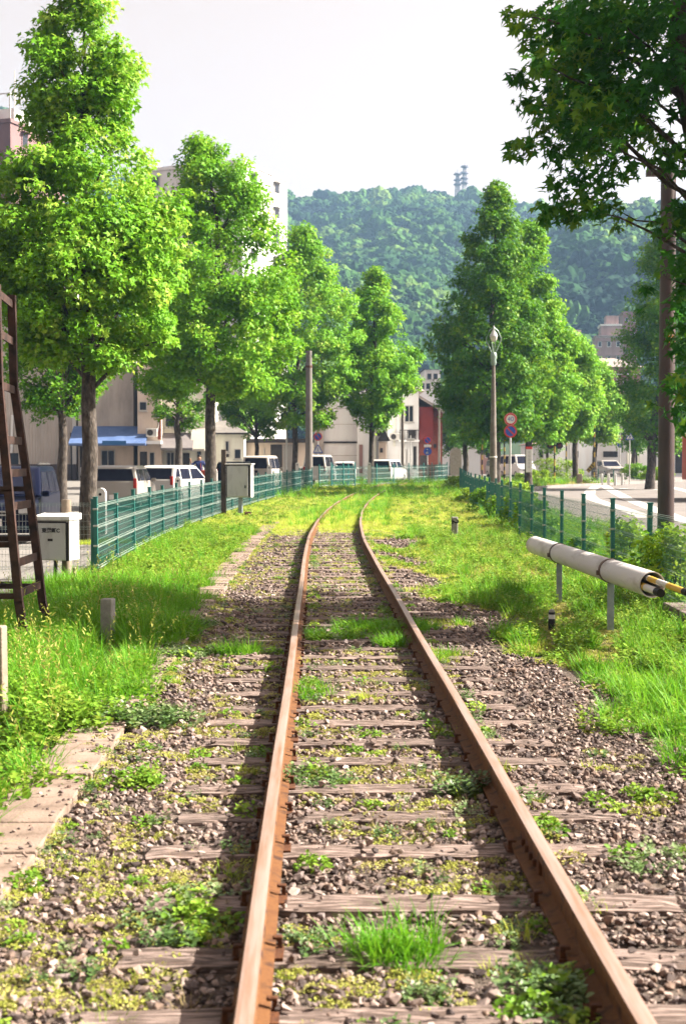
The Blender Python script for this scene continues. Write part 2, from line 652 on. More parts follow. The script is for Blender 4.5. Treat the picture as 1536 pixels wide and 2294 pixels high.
def forest_mat(name, ca, cb, cc):
    m = bpy.data.materials.new(name)
    m.use_nodes = True
    nt = m.node_tree
    b = nt.nodes['Principled BSDF']
    b.inputs['Roughness'].default_value = 0.9
    b.inputs['Specular IOR Level'].default_value = 0.1
    oi = nt.nodes.new('ShaderNodeObjectInfo')
    r = nt.nodes.new('ShaderNodeValToRGB')
    els = r.color_ramp.elements
    els[0].position, els[0].color = 0.0, (*ca, 1)
    els[1].position, els[1].color = 1.0, (*cc, 1)
    e = els.new(0.5); e.color = (*cb, 1)
    nt.links.new(oi.outputs['Random'], r.inputs[0])
    tc = nt.nodes.new('ShaderNodeTexCoord')
    n = nt.nodes.new('ShaderNodeTexNoise')
    n.inputs['Scale'].default_value = 4.0
    n.inputs['Detail'].default_value = 8
    nt.links.new(tc.outputs['Object'], n.inputs['Vector'])
    h = nt.nodes.new('ShaderNodeHueSaturation')
    mr = nt.nodes.new('ShaderNodeMapRange')
    mr.inputs['From Min'].default_value = 0.3
    mr.inputs['From Max'].default_value = 0.7
    mr.inputs['To Min'].default_value = 0.55
    mr.inputs['To Max'].default_value = 1.35
    nt.links.new(n.outputs['Fac'], mr.inputs['Value'])
    nt.links.new(mr.outputs[0], h.inputs['Value'])
    nt.links.new(r.outputs[0], h.inputs['Color'])
    nt.links.new(h.outputs[0], b.inputs['Base Color'])
    bp = nt.nodes.new('ShaderNodeBump')
    bp.inputs['Strength'].default_value = 1.0
    bp.inputs['Distance'].default_value = 0.3
    nt.links.new(n.outputs['Fac'], bp.inputs['Height'])
    nt.links.new(bp.outputs[0], b.inputs['Normal'])
    return m
m_far = forest_mat('far_canopy', (0.006, 0.030, 0.008), (0.017, 0.062, 0.011), (0.042, 0.105, 0.015))
m_far2 = forest_mat('far_canopy_light', (0.024, 0.072, 0.011), (0.048, 0.115, 0.016), (0.088, 0.15, 0.026))
m_far3 = forest_mat('far_canopy_dark', (0.003, 0.016, 0.010), (0.006, 0.028, 0.014), (0.014, 0.045, 0.016))
N = 19000
az = RNG.uniform(-0.34, 0.36, N)
r_ = np.sqrt(RNG.uniform(270 ** 2, 960 ** 2, N))
hz = hill_h(az, r_)
ok = (hz > 6)
az, r_, hz = az[ok], r_[ok], hz[ok]
n = len(az)
sc = RNG.uniform(2.4, 5.8, n) * np.where(RNG.random(n) < 0.15, 1.5, 1.0) * (0.75 + 0.25 * r_ / 900)
ps = np.stack([az * r_, r_, hz + sc * RNG.uniform(0.05, 0.5, n)], 1)
fw = np.sin(ps[:, 0] / 31.0 + 1.7 * np.sin(r_ / 53.0)) + np.sin(r_ / 27.0 + 1.3 * np.sin(ps[:, 0] / 43.0)) + RNG.normal(size=n) * 0.9
fk = np.where(fw > 1.15, RNG.integers(3, 5, n), np.where(fw < -1.25, RNG.integers(5, 7, n), RNG.integers(0, 3, n)))
fo = instancer('hillside_forest', ps, np.stack([RNG.uniform(-0.15, 0.15, n), RNG.uniform(-0.15, 0.15, n), RNG.uniform(0, 6.28, n)], 1),
               np.stack([sc, sc, sc * RNG.uniform(0.75, 1.3, n)], 1), fk, [blob_mesh('far_crown_%d' % k, 30 + k, (m_far, m_far, m_far, m_far2, m_far2, m_far3, m_far3)[k]) for k in range(7)])
fo['label'] = 'dense green forest covering the hills behind the town'
fo['category'] = 'forest'

# ------------------------------------------------------------------ ballast bed, track, cable trough
m_bed = mat('ballast_dust', (0.075, 0.055, 0.045), (0.17, 0.13, 0.11), scale=22, rough=0.95, bump=1.0, bscale=70, bdist=0.02)
rows = []
for Z in [1, 4, 8, 12, 16, 20, 24, 28, 32, 36, 40, 46, 52]:
    s = track_shift(Z)
    rows.append((Z, -1.24 + s, (2.75 if Z < 10 else 2.15) + s))
bed = struct(strip_sheet('ballast_bed', rows, m_bed, dz=-0.036, nx=4))

def rail_mat():
    side = mat('rust_side', (0.115, 0.043, 0.013), (0.042, 0.015, 0.008), scale=11, detail=10, lo=0.36, hi=0.66, rough=0.8, bump=0.6, bscale=90, third=(0.5, (0.155, 0.063, 0.018)), bdist=0.003)
    top = mat('worn_rail_top', (0.32, 0.225, 0.195), (0.22, 0.115, 0.065), scale=3.5, rough=0.42, bump=0.1, bscale=200, spec=0.5, stretch=(9, 0.5, 1), lo=0.4, hi=0.7, bdist=0.002, detail=9)
    return side, top
m_rust, m_railtop = rail_mat()

track = thing('railway_track', 'rusty narrow gauge railway track curving away through ballast and grass', 'railway track', (TC, 3, 0))
RH = 0.147
head = [(-0.061, 0), (-0.061, 0.011), (-0.022, 0.022), (-0.008, 0.030), (-0.008, 0.103), (-0.030, 0.112), (-0.0325, 0.117), (-0.0325, 0.138), (-0.027, 0.1455),
        (-0.012, 0.147), (0.012, 0.147), (0.027, 0.1455), (0.0325, 0.138), (0.0325, 0.117), (0.030, 0.112), (0.008, 0.103), (0.008, 0.030), (0.022, 0.022), (0.061, 0.011), (0.061, 0)]
def sweep_rail(name, off, z0, z1):
    Zs = list(np.arange(z0, 24, 2.0)) + list(np.arange(24, z1, 1.0))
    V, F, mi = [], [], []
    nP = len(head)
    for Z in Zs:
        slope = 2 * max(0, Z - 24) / 860.0
        nrm = Vector((1, -slope)).normalized()
        wob = 0.004 * math.sin(Z * 0.8 + off)
        cx, cyy = TC + track_shift(Z) + nrm.x * off + wob, Z + nrm.y * off
        for (a, b) in head:
            V.append((cx + nrm.x * a - TC, cyy + nrm.y * a - 3, b + gz(Z)))
    for i in range(len(Zs) - 1):
        for j in range(nP):
            k = (j + 1) % nP
            F.append((i * nP + j, i * nP + k, (i + 1) * nP + k, (i + 1) * nP + j))
            mi.append(1 if 8 <= j <= 10 else 0)
    F.append(tuple(range(nP)))
    mi.append(0)
    me = bpy.data.meshes.new(name)
    me.from_pydata(V, [], F)
    me.materials.append(m_rust)
    me.materials.append(m_railtop)
    me.polygons.foreach_set('material_index', mi)
    bm = bmesh.new(); bm.from_mesh(me)
    bmesh.ops.recalc_face_normals(bm, faces=bm.faces[:]); bm.to_mesh(me); bm.free()
    o = link(name, me, track)
    return o
for s in (-1, 1):
    sweep_rail('rail', s * 0.566, 1.6, 92)

m_sleeper = mat('grey_weathered_timber', (0.17, 0.118, 0.10), (0.34, 0.255, 0.23), scale=5, rough=0.9, bump=0.8, bscale=7, stretch=(1, 14, 6), third=(0.45, (0.065, 0.044, 0.036)), lo=0.3, hi=0.62, rnd=0.15, bdist=0.012)
m_iron = mat('rusted_iron', (0.06, 0.022, 0.010), (0.13, 0.045, 0.015), scale=30, rough=0.8, bump=0.4, bscale=120)
def sleeper_mesh(seed):
    rg = random.Random(seed)
    bm = bmesh.new()
    bmesh.ops.create_grid(bm, x_segments=26, y_segments=6, size=0.5)
    for v in bm.verts:
        e = abs(v.co.x) * 2
        v.co.x *= 2.13 + rg.uniform(-0.03, 0.03) * (e > 0.95)
        yy = v.co.y
        v.co.y *= 0.205
        v.co.y += rg.uniform(-0.004, 0.004)
        v.co.z = -0.004 + rg.uniform(-0.005, 0.003) - (0.008 if abs(yy) > 0.45 else 0) - (0.006 if e > 0.96 else 0) - rg.choice([0, 0, 0, 0.006]) * (abs(yy) < 0.3)
    r = bmesh.ops.extrude_edge_only(bm, edges=[e for e in bm.edges if e.is_boundary])
    for v in [x for x in r['geom'] if isinstance(x, bmesh.types.BMVert)]:
        v.co.z = -0.13
    bmesh.ops.recalc_face_normals(bm, faces=bm.faces[:])
    me = bpy.data.meshes.new('sleeper')
    bm.to_mesh(me); bm.free()
    me.materials.append(m_sleeper)
    return me
sl_meshes = [sleeper_mesh(k) for k in range(6)]
mb = MB(); mb.box((0, 0, -0.004), (0.18, 0.13, 0.012))
plate_me = mb.mesh('tie_plate', m_iron)
mb = MB(); mb.box((0, 0, 0), (0.017, 0.017, 0.04)); mb.bbox((0.008, 0, 0.02), (0.036, 0.026, 0.012), 0.004)
spike_me = mb.mesh('spike', m_iron)
sleeper_Z = []
for yy in (2270, 2130, 2012, 1895, 1815, 1755, 1695, 1655, 1610):
    sleeper_Z.append(G(711, yy + 6).y)
z = sleeper_Z[-1]
sleeper_Z.insert(0, sleeper_Z[0] - 0.62)
while z < 34:
    z += 0.635 + random.uniform(-0.03, 0.03)
    sleeper_Z.append(z)
for k, Z in enumerate(sleeper_Z):
    dx = random.uniform(-0.05, 0.05)
    s = link('sleeper', sl_meshes[k % 6], track, (track_shift(Z) + dx, Z - 3, 0.002 + random.uniform(-0.012, 0.006)))
    s.rotation_euler = (0, random.uniform(-0.006, 0.006), random.uniform(-0.02, 0.02) + math.pi * (k % 2))
    if k < 22:
        sg = -1 if k % 2 else 1
        for side in (-1, 1):
            cx = (side * 0.566 - dx) * sg
            link('tie_plate', plate_me, s, (cx, 0, 0.004))
            for (ex, ey) in ((-0.075, -0.045), (0.075, 0.045)):
                sp = link('spike', spike_me, s, (cx + ex, ey, 0.022))
                sp.rotation_euler = (0, 0, 0 if ex < 0 else math.pi)
# fish plates at a joint in one rail
for off in (-0.017, 0.017):
    mb = MB()
    mb.bbox((0, 0, 0), (0.018, 0.46, 0.066), 0.004)
    for q in (-0.16, -0.06, 0.06, 0.16):
        mb.bbox((0.014 * (1 if off > 0 else -1), q, 0), (0.022, 0.03, 0.03), 0.004)
    mb.build('fish_plate', m_iron, track, loc=(0.566 + off, 5.95 - 3, 0.066))

m_slab = mat('trough_concrete', (0.115, 0.080, 0.060), (0.29, 0.215, 0.175), scale=4, rough=0.92, bump=0.5, bscale=60, third=(0.46, (0.22, 0.16, 0.128)), rnd=0.15, lo=0.32, hi=0.62, detail=9)
trough = thing('cable_trough', 'line of pale concrete cable trough covers beside the ballast', 'cable trough', (-1.41, 3.4, 0))
mb = MB(); mb.bbox((0, 0, 0), (0.35, 0.492, 0.06), 0.008)
slab_me = mb.mesh('cover_slab', m_slab)
Z = 3.4
while Z < 40:
    if not (10.3 < Z < 10.9):
        o = link('cover_slab', slab_me, trough, (track_shift(Z) * 0.6 + random.uniform(-0.012, 0.012), Z - 3.4, -0.008 + random.uniform(-0.012, 0.01)))
        o.rotation_euler = (random.uniform(-0.012, 0.012), random.uniform(-0.012, 0.012), random.uniform(-0.015, 0.015))
    Z += 0.502

# ------------------------------------------------------------------ gravel
def stone_mesh(seed, m):
    rg = random.Random(seed)
    bm = bmesh.new()
    pts = []
    for _ in range(13):
        v = Vector((rg.gauss(0, 1), rg.gauss(0, 1), rg.gauss(0, 1))).normalized()
        pts.append(bm.verts.new(Vector((v.x * rg.uniform(0.8, 1.1), v.y * rg.uniform(0.6, 0.9), v.z * rg.uniform(0.45, 0.7)))))
    bmesh.ops.convex_hull(bm, input=bm.verts[:])
    bmesh.ops.delete(bm, geom=[v for v in bm.verts if not v.link_faces], context='VERTS')
    bmesh.ops.recalc_face_normals(bm, faces=bm.faces[:])
    me = bpy.data.meshes.new('stone')
    bm.to_mesh(me); bm.free()
    me.materials.append(m)
    return me
def stone_mat():
    m = bpy.data.materials.new('ballast_stone')
    m.use_nodes = True
    nt = m.node_tree
    b = nt.nodes['Principled BSDF']
    b.inputs['Roughness'].default_value = 0.85
    b.inputs['Specular IOR Level'].default_value = 0.25
    oi = nt.nodes.new('ShaderNodeObjectInfo')
    r = nt.nodes.new('ShaderNodeValToRGB')
    r.color_ramp.interpolation = 'LINEAR'
    els = r.color_ramp.elements
    els[0].position, els[0].color = 0.0, (0.045, 0.034, 0.034, 1)
    els[1].position, els[1].color = 1.0, (0.36, 0.295, 0.27, 1)
    for p, c in ((0.2, (0.095, 0.070, 0.064)), (0.4, (0.175, 0.120, 0.095)), (0.6, (0.145, 0.116, 0.114)), (0.8, (0.235, 0.175, 0.15)), (0.93, (0.28, 0.22, 0.20))):
        e = els.new(p); e.color = (*c, 1)
    nt.links.new(oi.outputs['Random'], r.inputs[0])
    tc = nt.nodes.new('ShaderNodeTexCoord')
    n = nt.nodes.new('ShaderNodeTexNoise')
    n.inputs['Scale'].default_value = 2.2
    n.inputs['Detail'].default_value = 6
    nt.links.new(tc.outputs['Object'], n.inputs['Vector'])
    h = nt.nodes.new('ShaderNodeHueSaturation')
    mr = nt.nodes.new('ShaderNodeMapRange')
    mr.inputs['From Min'].default_value = 0.3
    mr.inputs['From Max'].default_value = 0.7
    mr.inputs['To Min'].default_value = 0.7
    mr.inputs['To Max'].default_value = 1.25
    nt.links.new(n.outputs['Fac'], mr.inputs['Value'])
    nt.links.new(mr.outputs[0], h.inputs['Value'])
    nt.links.new(r.outputs[0], h.inputs['Color'])
    nt.links.new(h.outputs[0], b.inputs['Base Color'])
    return m
m_stone = stone_mat()
stones = [stone_mesh(100 + k, m_stone) for k in range(10)]

def on_sleeper(x, Z):
    d = np.min(np.abs(np.asarray(sleeper_Z)[None, :] - Z[:, None]), axis=1)
    return (d < 0.115) & (np.abs(x - TC - np.array([track_shift(q_) for q_ in Z])) < 1.07)
def near_rail(x, Z):
    xs = x - TC - np.array([track_shift(q_) for q_ in Z])
    return np.minimum(np.abs(xs - 0.566), np.abs(xs + 0.566)) < 0.055
def gravel_points(n, z0, z1, xa=-1.22, xb=2.65, size=(0.009, 0.025)):
    Z = z0 + (z1 - z0) * RNG.random(n)
    sh = np.array([track_shift(q_) for q_ in Z])
    x = xa + (xb - xa) * RNG.random(n) + sh
    osl = on_sleeper(x, Z)
    keep = (~osl | ((RNG.random(n) < 0.17) & (RNG.random(n) < 0.5 + 0.5 * np.sin(x * 5 + Z * 3)))) & ~near_rail(x, Z)
    # a ragged outer edge
    edge = 1.95 + 0.25 * np.sin(Z * 1.3) + 0.12 * np.sin(Z * 3.7) + 0.55 * np.clip((10.2 - Z) / 1.5, 0, 1)
    keep &= (x - sh < edge)
    x, Z = x[keep], Z[keep]
    n = len(x)
    s = size[0] * 0.8 + (size[1] * 1.05 - size[0] * 0.8) * RNG.random(n) ** 1.5
    s = s * np.where(RNG.random(n) < 0.08, 1.35, 1.0)
    zz = -0.032 + s * RNG.uniform(-0.1, 0.7, n) + RNG.uniform(0, 0.010, n)
    zz = np.where(on_sleeper(x, Z), 0.004 + s * 0.4, zz)
    return np.stack([x, Z, zz], 1), s
pa, sa_ = gravel_points(28000, 3.3, 9.0)
pb, sb_ = gravel_points(25000, 9.0, 20.0, size=(0.012, 0.030))
pc, sc_ = gravel_points(13500, 20.0, 36.0, size=(0.015, 0.034))
n_ = 1500                                      # grit thrown over the trough covers
Zd = 3.4 + 34 * RNG.random(n_)
xd = -1.41 + 0.6 * np.array([track_shift(q_) for q_ in Zd]) + np.where(RNG.random(n_) < 0.7, 0.175 - np.abs(RNG.normal(size=n_)) * 0.10, RNG.uniform(-0.2, 0.2, n_))
sd_ = RNG.uniform(0.005, 0.018, n_)
pd = np.stack([xd, Zd, 0.020 + sd_ * 0.35], 1)
ps = np.concatenate([pa, pb, pc, pd]); ss = np.concatenate([sa_, sb_, sc_, sd_])
# the 300 that show largest stand as pieces of the bed, the rest is one mass
vis = np.array([abs((p[0] / p[1]) * FPX + 711 - 768) < 760 for p in ps])
score = np.where(vis & (ps[:, 1] > 3.85), ss / ps[:, 1], 0)
top = np.argsort(-score)[:300]
mask = np.ones(len(ps), bool); mask[top] = False
for i in top:
    o = link('stone', stones[int(RNG.integers(0, 10))], bed, tuple(ps[i]))
    o.rotation_euler = (RNG.uniform(-0.5, 0.5), RNG.uniform(-0.5, 0.5), RNG.uniform(0, 6.28))
    o.scale = (ss[i],) * 3
ps, ss = ps[mask], ss[mask]
n = len(ps)
gv = instancer('ballast_gravel', ps, np.stack([RNG.uniform(-0.6, 0.6, n), RNG.uniform(-0.6, 0.6, n), RNG.uniform(0, 6.28, n)], 1), ss, RNG.integers(0, 10, n), stones)
gv['label'] = 'grey and brown crushed stone ballast between and beside the rails'
gv['category'] = 'gravel'

# ================================================================== GRASS AND WEEDS
m_grass = leaf_mat('grass_blade', (0.1347, 0.2413, 0.0193), (0.2831, 0.3820, 0.0406), (0.4850, 0.4424, 0.1139), trans=0.42, use_obj=True)
m_grass_deep = leaf_mat('lush_grass_blade', (0.0420, 0.1562, 0.0077), (0.0841, 0.2500, 0.0117), (0.1834, 0.3281, 0.0313), trans=0.42, use_obj=True)
m_weed = leaf_mat('weed_leaf', (0.0566, 0.1396, 0.0117), (0.1212, 0.2301, 0.0196), (0.2423, 0.3069, 0.0491), trans=0.3, use_obj=True)
m_pale = leaf_mat('pale_herb', (0.1809, 0.2085, 0.0363), (0.2794, 0.2920, 0.0605), (0.3781, 0.3198, 0.1575), trans=0.3, use_obj=True)
m_dark_leaf = leaf_mat('dull_leaf', (0.0276, 0.0726, 0.0130), (0.0690, 0.1254, 0.0288), (0.2070, 0.2376, 0.1152), trans=0.2, use_obj=True, spec=0.5)

def blades(n, rad, h, width, lean, m, seed, curl=0.5):
    rg = np.random.default_rng(seed)
    V, F, C = [], [], []
    for i in range(n):
        a, rr = rg.uniform(0, 6.283), rad * math.sqrt(rg.random())
        bx, by = rr * math.cos(a), rr * math.sin(a)
        L = rg.uniform(h[0], h[1])
        az_ = a + rg.normal() * 0.9
        dx, dy = math.cos(az_), math.sin(az_)
        th = abs(rg.normal()) * lean + 0.05
        w = width * rg.uniform(0.6, 1.2)
        sx, sy = -dy * w / 2, dx * w / 2
        px, pz, ang = 0.0, -0.01, th
        k = len(V)
        for s_ in range(4):
            t = s_ / 3
            ww = (1 - t ** 1.6)
            if s_ < 3:
                V.append((bx + dx * px + sx * ww, by + dy * px + sy * ww, pz))
                V.append((bx + dx * px - sx * ww, by + dy * px - sy * ww, pz))
            else:
                V.append((bx + dx * px, by + dy * px, pz))
            px += math.sin(ang) * L / 3
            pz += math.cos(ang) * L / 3
            ang += curl * rg.uniform(0.3, 1.2)
        F += [(k, k + 1, k + 3), (k, k + 3, k + 2), (k + 2, k + 3, k + 5), (k + 2, k + 5, k + 4), (k + 4, k + 5, k + 6)]
        C += [rg.random()] * 7
    return tri_mesh('tuft', np.array(V), np.array(F), m, np.array(C))

LEAF_OVAL = (np.array([(0, 0, 0), (-0.32, 0.35, 0.05), (-0.26, 0.7, 0.03), (0, 1, -0.06), (0.26, 0.7, 0.03), (0.32, 0.35, 0.05)]), np.array([(0, 5, 4), (0, 4, 3), (0, 3, 2), (0, 2, 1)]))
LEAF_LOBE = (np.array([(0, 0, 0), (-0.52, 0.42, -0.05), (-0.17, 0.48, 0.04), (0, 1, -0.10), (0.17, 0.48, 0.04), (0.52, 0.42, -0.05)]), np.array([(0, 5, 4), (0, 4, 3), (0, 3, 2), (0, 2, 1)]))
LEAF_STAR = (np.array([(0, 0, 0), (-0.40, -0.06, -0.06), (-0.20, 0.20, 0.02), (-0.62, 0.46, -0.07), (-0.17, 0.44, 0.03), (0, 1.0, -0.10), (0.17, 0.44, 0.03), (0.62, 0.46, -0.07), (0.20, 0.20, 0.02), (0.40, -0.06, -0.06)]),
             np.array([(0, 9, 8), (0, 8, 7), (0, 7, 6), (0, 6, 5), (0, 5, 4), (0, 4, 3), (0, 3, 2), (0, 2, 1)]))

def leaf_field(pos, nrm, along, size, shape, m, name, rnd):
    """pos, nrm, along: (n,3); every leaf is a small folded face"""
    sv, sf = shape
    n = len(pos)
    nrm = nrm / np.linalg.norm(nrm, axis=1, keepdims=True)
    u = along - nrm * np.sum(along * nrm, axis=1, keepdims=True)
    u /= np.linalg.norm(u, axis=1, keepdims=True) + 1e-9
    w = np.cross(u, nrm)
    V = (pos[:, None, :] + size[:, None, None] * (sv[None, :, 0:1] * w[:, None, :] + sv[None, :, 1:2] * u[:, None, :] + sv[None, :, 2:3] * nrm[:, None, :]))
    k = len(sv)
    F = (np.arange(n)[:, None, None] * k + sf[None, :, :]).reshape(-1, 3)
    return tri_mesh(name, V.reshape(-1, 3), F, m, np.repeat(rnd, k))

def herb(n_stem, n_leaf, h, spread, size, m, seed, shape=LEAF_OVAL):
    """upright leafy weed"""
    rg = np.random.default_rng(seed)
    pos, nr, al, sz = [], [], [], []
    for s_ in range(n_stem):
        a = rg.uniform(0, 6.28); rr = spread * math.sqrt(rg.random())
        b0 = np.array([rr * math.cos(a), rr * math.sin(a), 0])
        hh = h * rg.uniform(0.5, 1.1)
        tip = b0 + np.array([rg.normal() * 0.2 * hh, rg.normal() * 0.2 * hh, hh])
        for l in range(n_leaf):
            t = (l + 0.6) / n_leaf
            p = b0 + (tip - b0) * t
            az_ = l * 2.4 + rg.normal() * 0.3
            d = np.array([math.cos(az_), math.sin(az_), 0.25 + 0.4 * t + rg.normal() * 0.2])
            pos.append(p); al.append(d); nr.append(np.array([-d[0] * 0.4, -d[1] * 0.4, 1]) + rg.normal(size=3) * 0.25)
            sz.append(size * rg.uniform(0.6, 1.15) * (1.15 - 0.55 * t))
    n = len(pos)
    return leaf_field(np.array(pos), np.array(nr), np.array(al), np.array(sz), shape, m, 'herb', rg.random(n))

def mat_patch(n, rad, h, size, m, seed):
    """low cushion of small leaves"""
    rg = np.random.default_rng(seed)
    a = rg.uniform(0, 6.28, n); rr = rad * np.sqrt(rg.random(n))
    z_ = h * (1 - (rr / rad) ** 2) * rg.uniform(0.2, 1.0, n) + 0.004
    pos = np.stack([rr * np.cos(a), rr * np.sin(a), z_], 1)
    nr = np.stack([rg.normal(size=n) * 0.5, rg.normal(size=n) * 0.5, np.ones(n)], 1)
    return leaf_field(pos, nr, rg.normal(size=(n, 3)), size * rg.uniform(0.6, 1.3, n), LEAF_OVAL, m, 'low_herb', rg.random(n))

def stalk(n, h, m, seed):
    """grass stalks with a fluffy seed head"""
    rg = np.random.default_rng(seed)
    pos, nr, al, sz = [], [], [], []
    for s_ in range(n):
        b0 = np.array([rg.normal() * 0.06, rg.normal() * 0.06, 0])
        hh = h * rg.uniform(0.6, 1.1)
        lean = rg.normal(size=2) * 0.18 * hh
        for l in range(26):
            t = l / 25
            p = b0 + np.array([lean[0] * t * t, lean[1] * t * t, hh * t])
            head_ = t > 0.55
            d = np.array([rg.normal(), rg.normal(), 1.2]) if head_ else np.array([0.02 * rg.normal(), 0.02, 1.0])
            pos.append(p); al.append(d); nr.append(rg.normal(size=3)); sz.append(0.03 * rg.uniform(0.7, 1.3) if head_ else hh / 18)
    n_ = len(pos)
    sh = (LEAF_OVAL[0] * np.array([0.45, 1, 1]), LEAF_OVAL[1])
    return leaf_field(np.array(pos), np.array(nr), np.array(al), np.array(sz), sh, m, 'stalk', rg.random(n_))

KINDS = []
def kind(me):
    KINDS.append(me); return len(KINDS) - 1
K_SHORT = [kind(blades(46, 0.13, (0.06, 0.15), 0.007, 0.55, m_grass, 1 + k)) for k in range(4)]
K_TALL = [kind(blades(44, 0.10, (0.16, 0.36), 0.009, 0.40, m_grass_deep, 11 + k, curl=0.45)) for k in range(4)]
K_ARCH = [kind(blades(40, 0.08, (0.28, 0.55), 0.011, 0.55, m_grass_deep, 21 + k, curl=0.6)) for k in range(3)]
K_HERB = [kind(herb(7, 11, 0.22, 0.12, 0.055, m_weed, 31 + k)) for k in range(4)]
K_PATCH = [kind(mat_patch(130, 0.13, 0.045, 0.022, m_pale, 41 + k)) for k in range(4)]
K_CLOV = [kind(mat_patch(120, 0.15, 0.10, 0.042, m_weed, 51 + k)) for k in range(4)]
K_STALK = [kind(stalk(3, 0.55, m_pale, 61 + k)) for k in range(3)]
K_DULL = [kind(herb(8, 9, 0.11, 0.12, 0.048, m_dark_leaf, 71 + k)) for k in range(3)]
m_straw = leaf_mat('dry_straw', (0.16, 0.12, 0.05), (0.24, 0.185, 0.08), (0.30, 0.25, 0.14), trans=0.3, use_obj=True)
K_DRY = [kind(blades(26, 0.13, (0.08, 0.26), 0.005, 0.9, m_straw, 91 + k, curl=0.6)) for k in range(3)]
K_LUSH = [kind(blades(60, 0.12, (0.12, 0.26), 0.010, 0.5, m_grass_deep, 81 + k, curl=0.5)) for k in range(3)]

GP, GS, GI = [], [], []
STAKES = [(X(240, G(240, 1428).y), G(240, 1428).y), (X(-6, G(-6, 1590).y), G(-6, 1590).y), (2.45, 14.9), (2.98, 14.55), (2.98, 17.45)]
def plant(x, Z, z, s, kinds):
    for (sx, sz) in STAKES:                # trodden short round the stakes
        if abs(x - sx * Z / sz) < 0.16 and -2.6 < Z - sz < 0.12:
            if Z - sz > -0.5 or kinds in (K_TALL, K_ARCH, K_STALK, K_HERB, K_LUSH):
                kinds = K_PATCH
            s = min(s, 0.6)
    GP.append((x, Z, z)); GS.append(s); GI.append(kinds[random.randrange(len(kinds))])
def pick(weights):
    t = random.random() * sum(w for _, w in weights)
    for k, w in weights:
        t -= w
        if t <= 0:
            return k
    return weights[-1][0]
def wave(x, y, s=1.0):
    return (math.sin(x * 2.1 * s + 1.3 * math.sin(y * 0.9 * s)) + math.sin(y * 1.7 * s + 2.0 + 1.1 * math.sin(x * 1.3 * s)) + math.sin((x + y) * 3.3 * s)) / 3.0

def verge(n, z0, z1, xa, xb, weights, smin, smax, edge=None):
    for _ in range(n):
        Z = z0 + (z1 - z0) * random.random()
        x = xa + (xb - xa) * random.random()
        if edge and not edge(x, Z):
            continue
        sh = track_shift(Z)
        plant(x + sh, Z, gz(Z) - 0.045, random.uniform(smin, smax) * (1 + 0.25 * wave(x, Z, 0.8)), pick(weights))

# verge beside the cable trough: leafy and tall close by, fine and pale farther on
e_left = lambda x, Z: x < -1.50 + 0.13 * math.sin(Z * 1.9) + 0.10 * math.sin(Z * 4.3) + (-0.10 if Z < 9 else 0) + (0.12 if 9 < Z < 15 else 0)
verge(1700, 3.4, 10.5, -3.4, -1.3, [(K_HERB, 4), (K_CLOV, 5), (K_TALL, 3), (K_LUSH, 2), (K_STALK, 0.3)], 0.8, 1.35, e_left)
verge(2300, 10.5, 20.0, -3.7, -1.3, [(K_TALL, 6), (K_LUSH, 5), (K_HERB, 2), (K_CLOV, 2), (K_STALK, 0.3), (K_DRY, 0.5)], 0.8, 1.3, e_left)
verge(2600, 20.0, 36.0, -3.6, -1.45, [(K_SHORT, 5), (K_CLOV, 2.5), (K_HERB, 1.5), (K_PATCH, 5), (K_TALL, 0.7), (K_DRY, 0.8)], 0.8, 1.3, e_left)
# verge on the pipe side
e_right = lambda x, Z: x > 1.98 + 0.22 * math.sin(Z * 1.3) + 0.10 * math.sin(Z * 3.9) + (0.25 if Z < 9 else 0) - (0.15 if 17 < Z < 22 else 0)
verge(1500, 5.5, 12.0, 1.7, 4.4, [(K_ARCH, 0.9), (K_TALL, 3), (K_LUSH, 2), (K_HERB, 3.5), (K_CLOV, 4), (K_PATCH, 4), (K_DRY, 1.2)], 0.65, 1.05, e_right)
verge(2300, 12.0, 20.0, 1.6, 4.5, [(K_TALL, 2.5), (K_HERB, 4), (K_CLOV, 4), (K_PATCH, 6), (K_SHORT, 4), (K_DRY, 1)], 0.7, 1.15, e_right)
verge(2600, 20.0, 36.0, 1.5, 4.5, [(K_SHORT, 4), (K_PATCH, 7), (K_CLOV, 2.5), (K_HERB, 1.5), (K_TALL, 0.6), (K_DRY, 1.0)], 0.8, 1.25, e_right)
# green band over the track far ahead
def e_far(x, Z):
    if Z < 33.5 + 0.8 * math.sin(x * 3):
        return False
    on = min(abs(x - TC - 0.566), abs(x - TC + 0.566)) < 0.13
    return not on or Z > 39.5 + 2 * math.sin(x * 5)
verge(3000, 33, 47, -1.5, 2.2, [(K_SHORT, 5), (K_PATCH, 4)], 0.8, 1.2, e_far)
verge(6500, 36, 62, -3.7, 5.0, [(K_SHORT, 6), (K_PATCH, 7), (K_CLOV, 1.5), (K_DRY, 0.6)], 1.1, 1.6, lambda x, Z: Z > 46 or x < -1.4 or x > 2.1)
verge(6000, 60, 100, -4.2, 6.2, [(K_SHORT, 6), (K_TALL, 0.8), (K_CLOV, 1.5), (K_PATCH, 6), (K_DRY, 0.6)], 1.4, 2.2)
for _ in range(2300):                      # tall grass swallowing the far end of the rails
    Z = 37.5 + 24 * random.random(); x = -0.9 + 2.6 * random.random()
    plant(x + track_shift(Z), Z, gz(Z) - 0.04, random.uniform(1.0, 1.6), pick([(K_TALL, 0.5), (K_SHORT, 5), (K_PATCH, 3)]))
